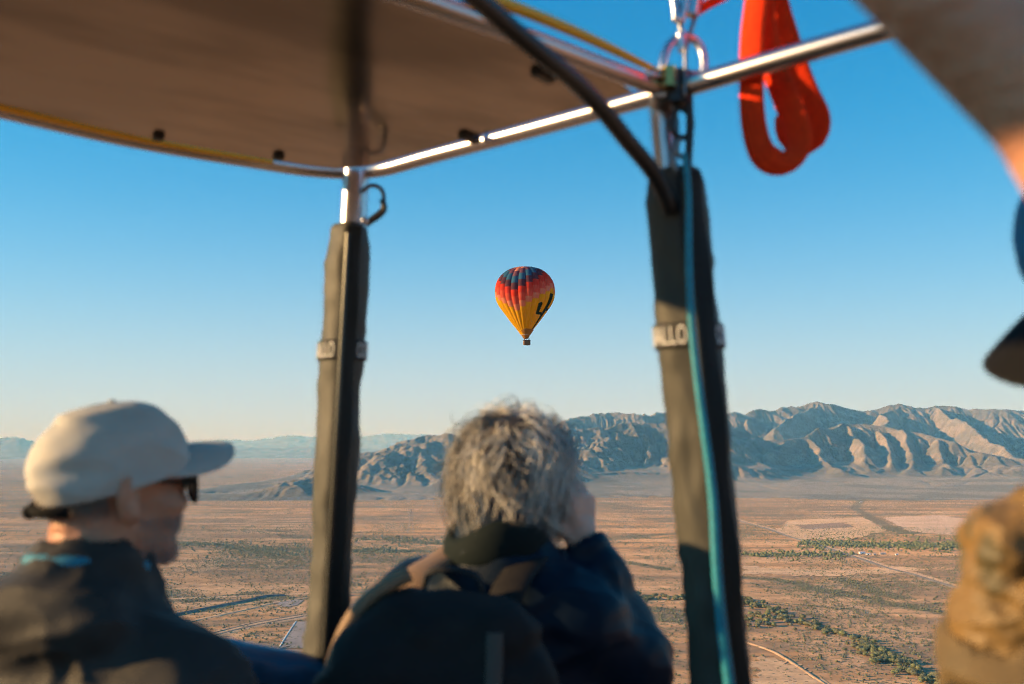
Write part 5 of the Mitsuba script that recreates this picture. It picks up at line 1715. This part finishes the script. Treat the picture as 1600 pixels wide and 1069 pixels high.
# --- the person at the right edge: blue cap, dark brim, gloved left hand raised
eh = at(1826, 390, 0.98)
eR = facing(-74, -45, -28)
edge_p = Figure(eh, eR, -64, (0.74, 1.0), H=1.84, width=0.19, shoulder_drop=0.25)
gw = at(1580, 1012, 0.84)
edge_p.arm(-1, at(1640, 1330, 0.90), gw)
edge_p.arm(1, edge_p.sh[1] + np.array([0.02, 0.05, -0.3]), edge_p.sh[1] + np.array([-0.12, 0.02, -0.5]))
e_ = 'person_002'
COUNT['person'] = 3
tag(e_, 'person cut off by the right edge with dark cap brim and raised tan gloved fist', 'person')
gd = np.array([-0.10, -0.02, 1.0])
gb = hand_bones(gw, gd, [1.0, -0.15, 0.0], -1, (1.05, 1.1, 1.1, 1.1), spread=0.05, s=0.98, thumb=0.55)
part(e_, 'body', edge_p.body([hand_bones(edge_p.arms[1][2], edge_p.arms[1][2] - edge_p.arms[1][1], [0, 1, 0], 1, (0.4, 0.45, 0.5, 0.55))] + [gb]), 'skin_tanned', smooth=True)
part(e_, 'jacket', edge_p.coat(0.010, seed=8, amp=0.03), 'coat_tan', smooth=True)
part(e_, 'trousers', edge_p.trousers(), 'denim', smooth=True)
for k in (-1, 1):
    part(e_, 'shoe', edge_p.shoe(k), 'shoe_dark', smooth=True)
cap(e_, eh, eR, edge_p.s, 'cap_blue', 'cap_dark', 6, cut=0.0, brim_len=0.094, brim_droop=0.2, adjuster=False)


def glove_tone(p, n, uv):
    a = fbm(p.x * 34, p.y * 34, p.z * 26, octaves=3)
    c = mix((0.25, 0.14, 0.040), (0.12, 0.08, 0.032), a)
    return mix(c, mi.Color3f(0.085, 0.070, 0.035), smoothstep(0.48, 0.62, fbm(p.x * 30, p.y * 30, p.z * 22 + 5.0)))


pm('glove_leather', proc(glove_tone, 1e-3), 0.55, bump=(proc(lambda p, n, uv: fbm(p.x * 130, p.y * 130, p.z * 130), 1e-3), 0.004))
ga = gw - gd * 0.16 + np.array([0.03, 0.01, 0.0])
part(e_, 'glove', hand_mesh(gb, grow=0.0065, arm=(ga, gw + gd * 0.02, 0.046, 0.034), ruffle=(-0.013, lambda p: 1 - 2 * np.abs(meshkit.fbm(p * [30, 30, 42], 2, 6) - 0.5))), 'glove_leather', smooth=True)

pm('glove_fold_shade', (0.020, 0.017, 0.012), 0.8)
gr_ = []
for a in np.linspace(0, 2 * np.pi, 25)[:-1]:
    gr_.append(gw - gd * 0.030 + 0.0445 * np.array([math.cos(a), math.sin(a), 0.10 * math.cos(a)]))
part(e_, 'glove_fold_shade', sweep(gr_, 0.011, 10, closed=True), 'glove_fold_shade', smooth=True)  # dark ring added for the shade in the fold at the wrist

# --- the person close by on the right whose bare arm reaches up to the frame
ah = np.array([0.86, 0.12, 0.02])
aR = facing(-20, 8, 0)
arm_p = Figure(ah, aR, -15, (0.86, 0.10), H=1.70, width=0.185, shoulder_drop=0.245)
el, wr = np.array([0.424, 0.525, 0.058]), np.array([0.196, 0.565, 0.318])
arm_p.arm(-1, el, wr)
arm_p.arm(1, arm_p.sh[1] + np.array([0.06, 0.0, -0.3]), arm_p.sh[1] + np.array([0.05, 0.15, -0.52]))
a_ = 'person_003'
COUNT['person'] = 4
tag(a_, 'person close by at the top right corner, only a raised bare forearm in view', 'person')
ab = hand_bones(wr, wr - el, [-0.6, 0.5, -0.4], -1, (0.75, 0.8, 0.85, 0.9))
part(a_, 'body', arm_p.body([ab, hand_bones(arm_p.arms[1][2], arm_p.arms[1][2] - arm_p.arms[1][1], [-1, 0, 0], 1, (0.4, 0.45, 0.5, 0.55))]), 'skin_tanned', smooth=True)
tee = Figure(ah, aR, -15, (0.86, 0.10), H=1.70, width=0.185, shoulder_drop=0.245)
for k, (a, b, c) in arm_p.arms.items():
    tee.arm(k, a + (b - a) * 0.25, a + (b - a) * 0.62)
part(a_, 'shirt', tee.coat(0.004, seed=12, amp=0.014, collar=0.0, collar_r=0.070, sleeve=(0.062, 0.062, 0.064)), 'coat_charcoal', smooth=True)
part(a_, 'trousers', arm_p.trousers(), 'denim', smooth=True)
for k in (-1, 1):
    part(a_, 'shoe', arm_p.shoe(k), 'shoe_dark', smooth=True)
part(a_, 'hair', short_hair(a_, ah, aR, arm_p.s, 'hair_cropped', 5000, 0.12, 9, 0.03), 'hair_cropped')

# --- the tiny passengers of the other balloon
pm('coat_red', (0.35, 0.04, 0.03), 0.7)
for k, (dx, dy, cloth, who) in enumerate(((-0.62, -0.2, 'coat_charcoal', 'leftmost tiny passenger in the basket of the far balloon'), (-0.1, 0.1, 'coat_red', 'middle tiny passenger in the basket of the far balloon'), (0.55, -0.1, 'coat_navy', 'rightmost tiny passenger in the basket of the far balloon'))):
    key = numbered('person')
    o = np.array([bk[0] + dx, bk[1] + dy, zb + 0.06])
    f = Field(o + [-0.4, -0.4, -0.02], o + [0.4, 0.4, 1.85], 0.035)
    f.blob(o + [0, 0, 1.62], (0.085, 0.10, 0.12), None, 0.02)
    f.bone(o + [0, 0, 1.48], o + [0, 0, 1.36], 0.06, 0.07, 0.03)
    f.blob(o + [0, 0, 1.15], (0.19, 0.12, 0.30), None, 0.05)
    for s_ in (-1, 1):
        f.bone(o + [s_ * 0.19, 0, 1.36], o + [s_ * 0.25, -0.05, 1.08], 0.055, 0.045, 0.03)
        f.bone(o + [s_ * 0.25, -0.05, 1.08], o + [s_ * 0.2, -0.25, 1.05], 0.045, 0.035, 0.02)
        f.bone(o + [s_ * 0.09, 0, 0.88], o + [s_ * 0.1, 0, 0.06], 0.09, 0.05, 0.03)
    part(key, 'body', f.mesh(), 'skin_tanned', smooth=True)
    f = Field(o + [-0.4, -0.4, 0.5], o + [0.4, 0.4, 1.6], 0.035)
    f.blob(o + [0, 0, 1.13], (0.22, 0.155, 0.34), None, 0.05)
    for s_ in (-1, 1):
        f.bone(o + [s_ * 0.19, 0, 1.36], o + [s_ * 0.25, -0.05, 1.08], 0.075, 0.065, 0.03)
    part(key, 'jacket', f.mesh(), cloth, smooth=True)
    tag(key, who, 'person')
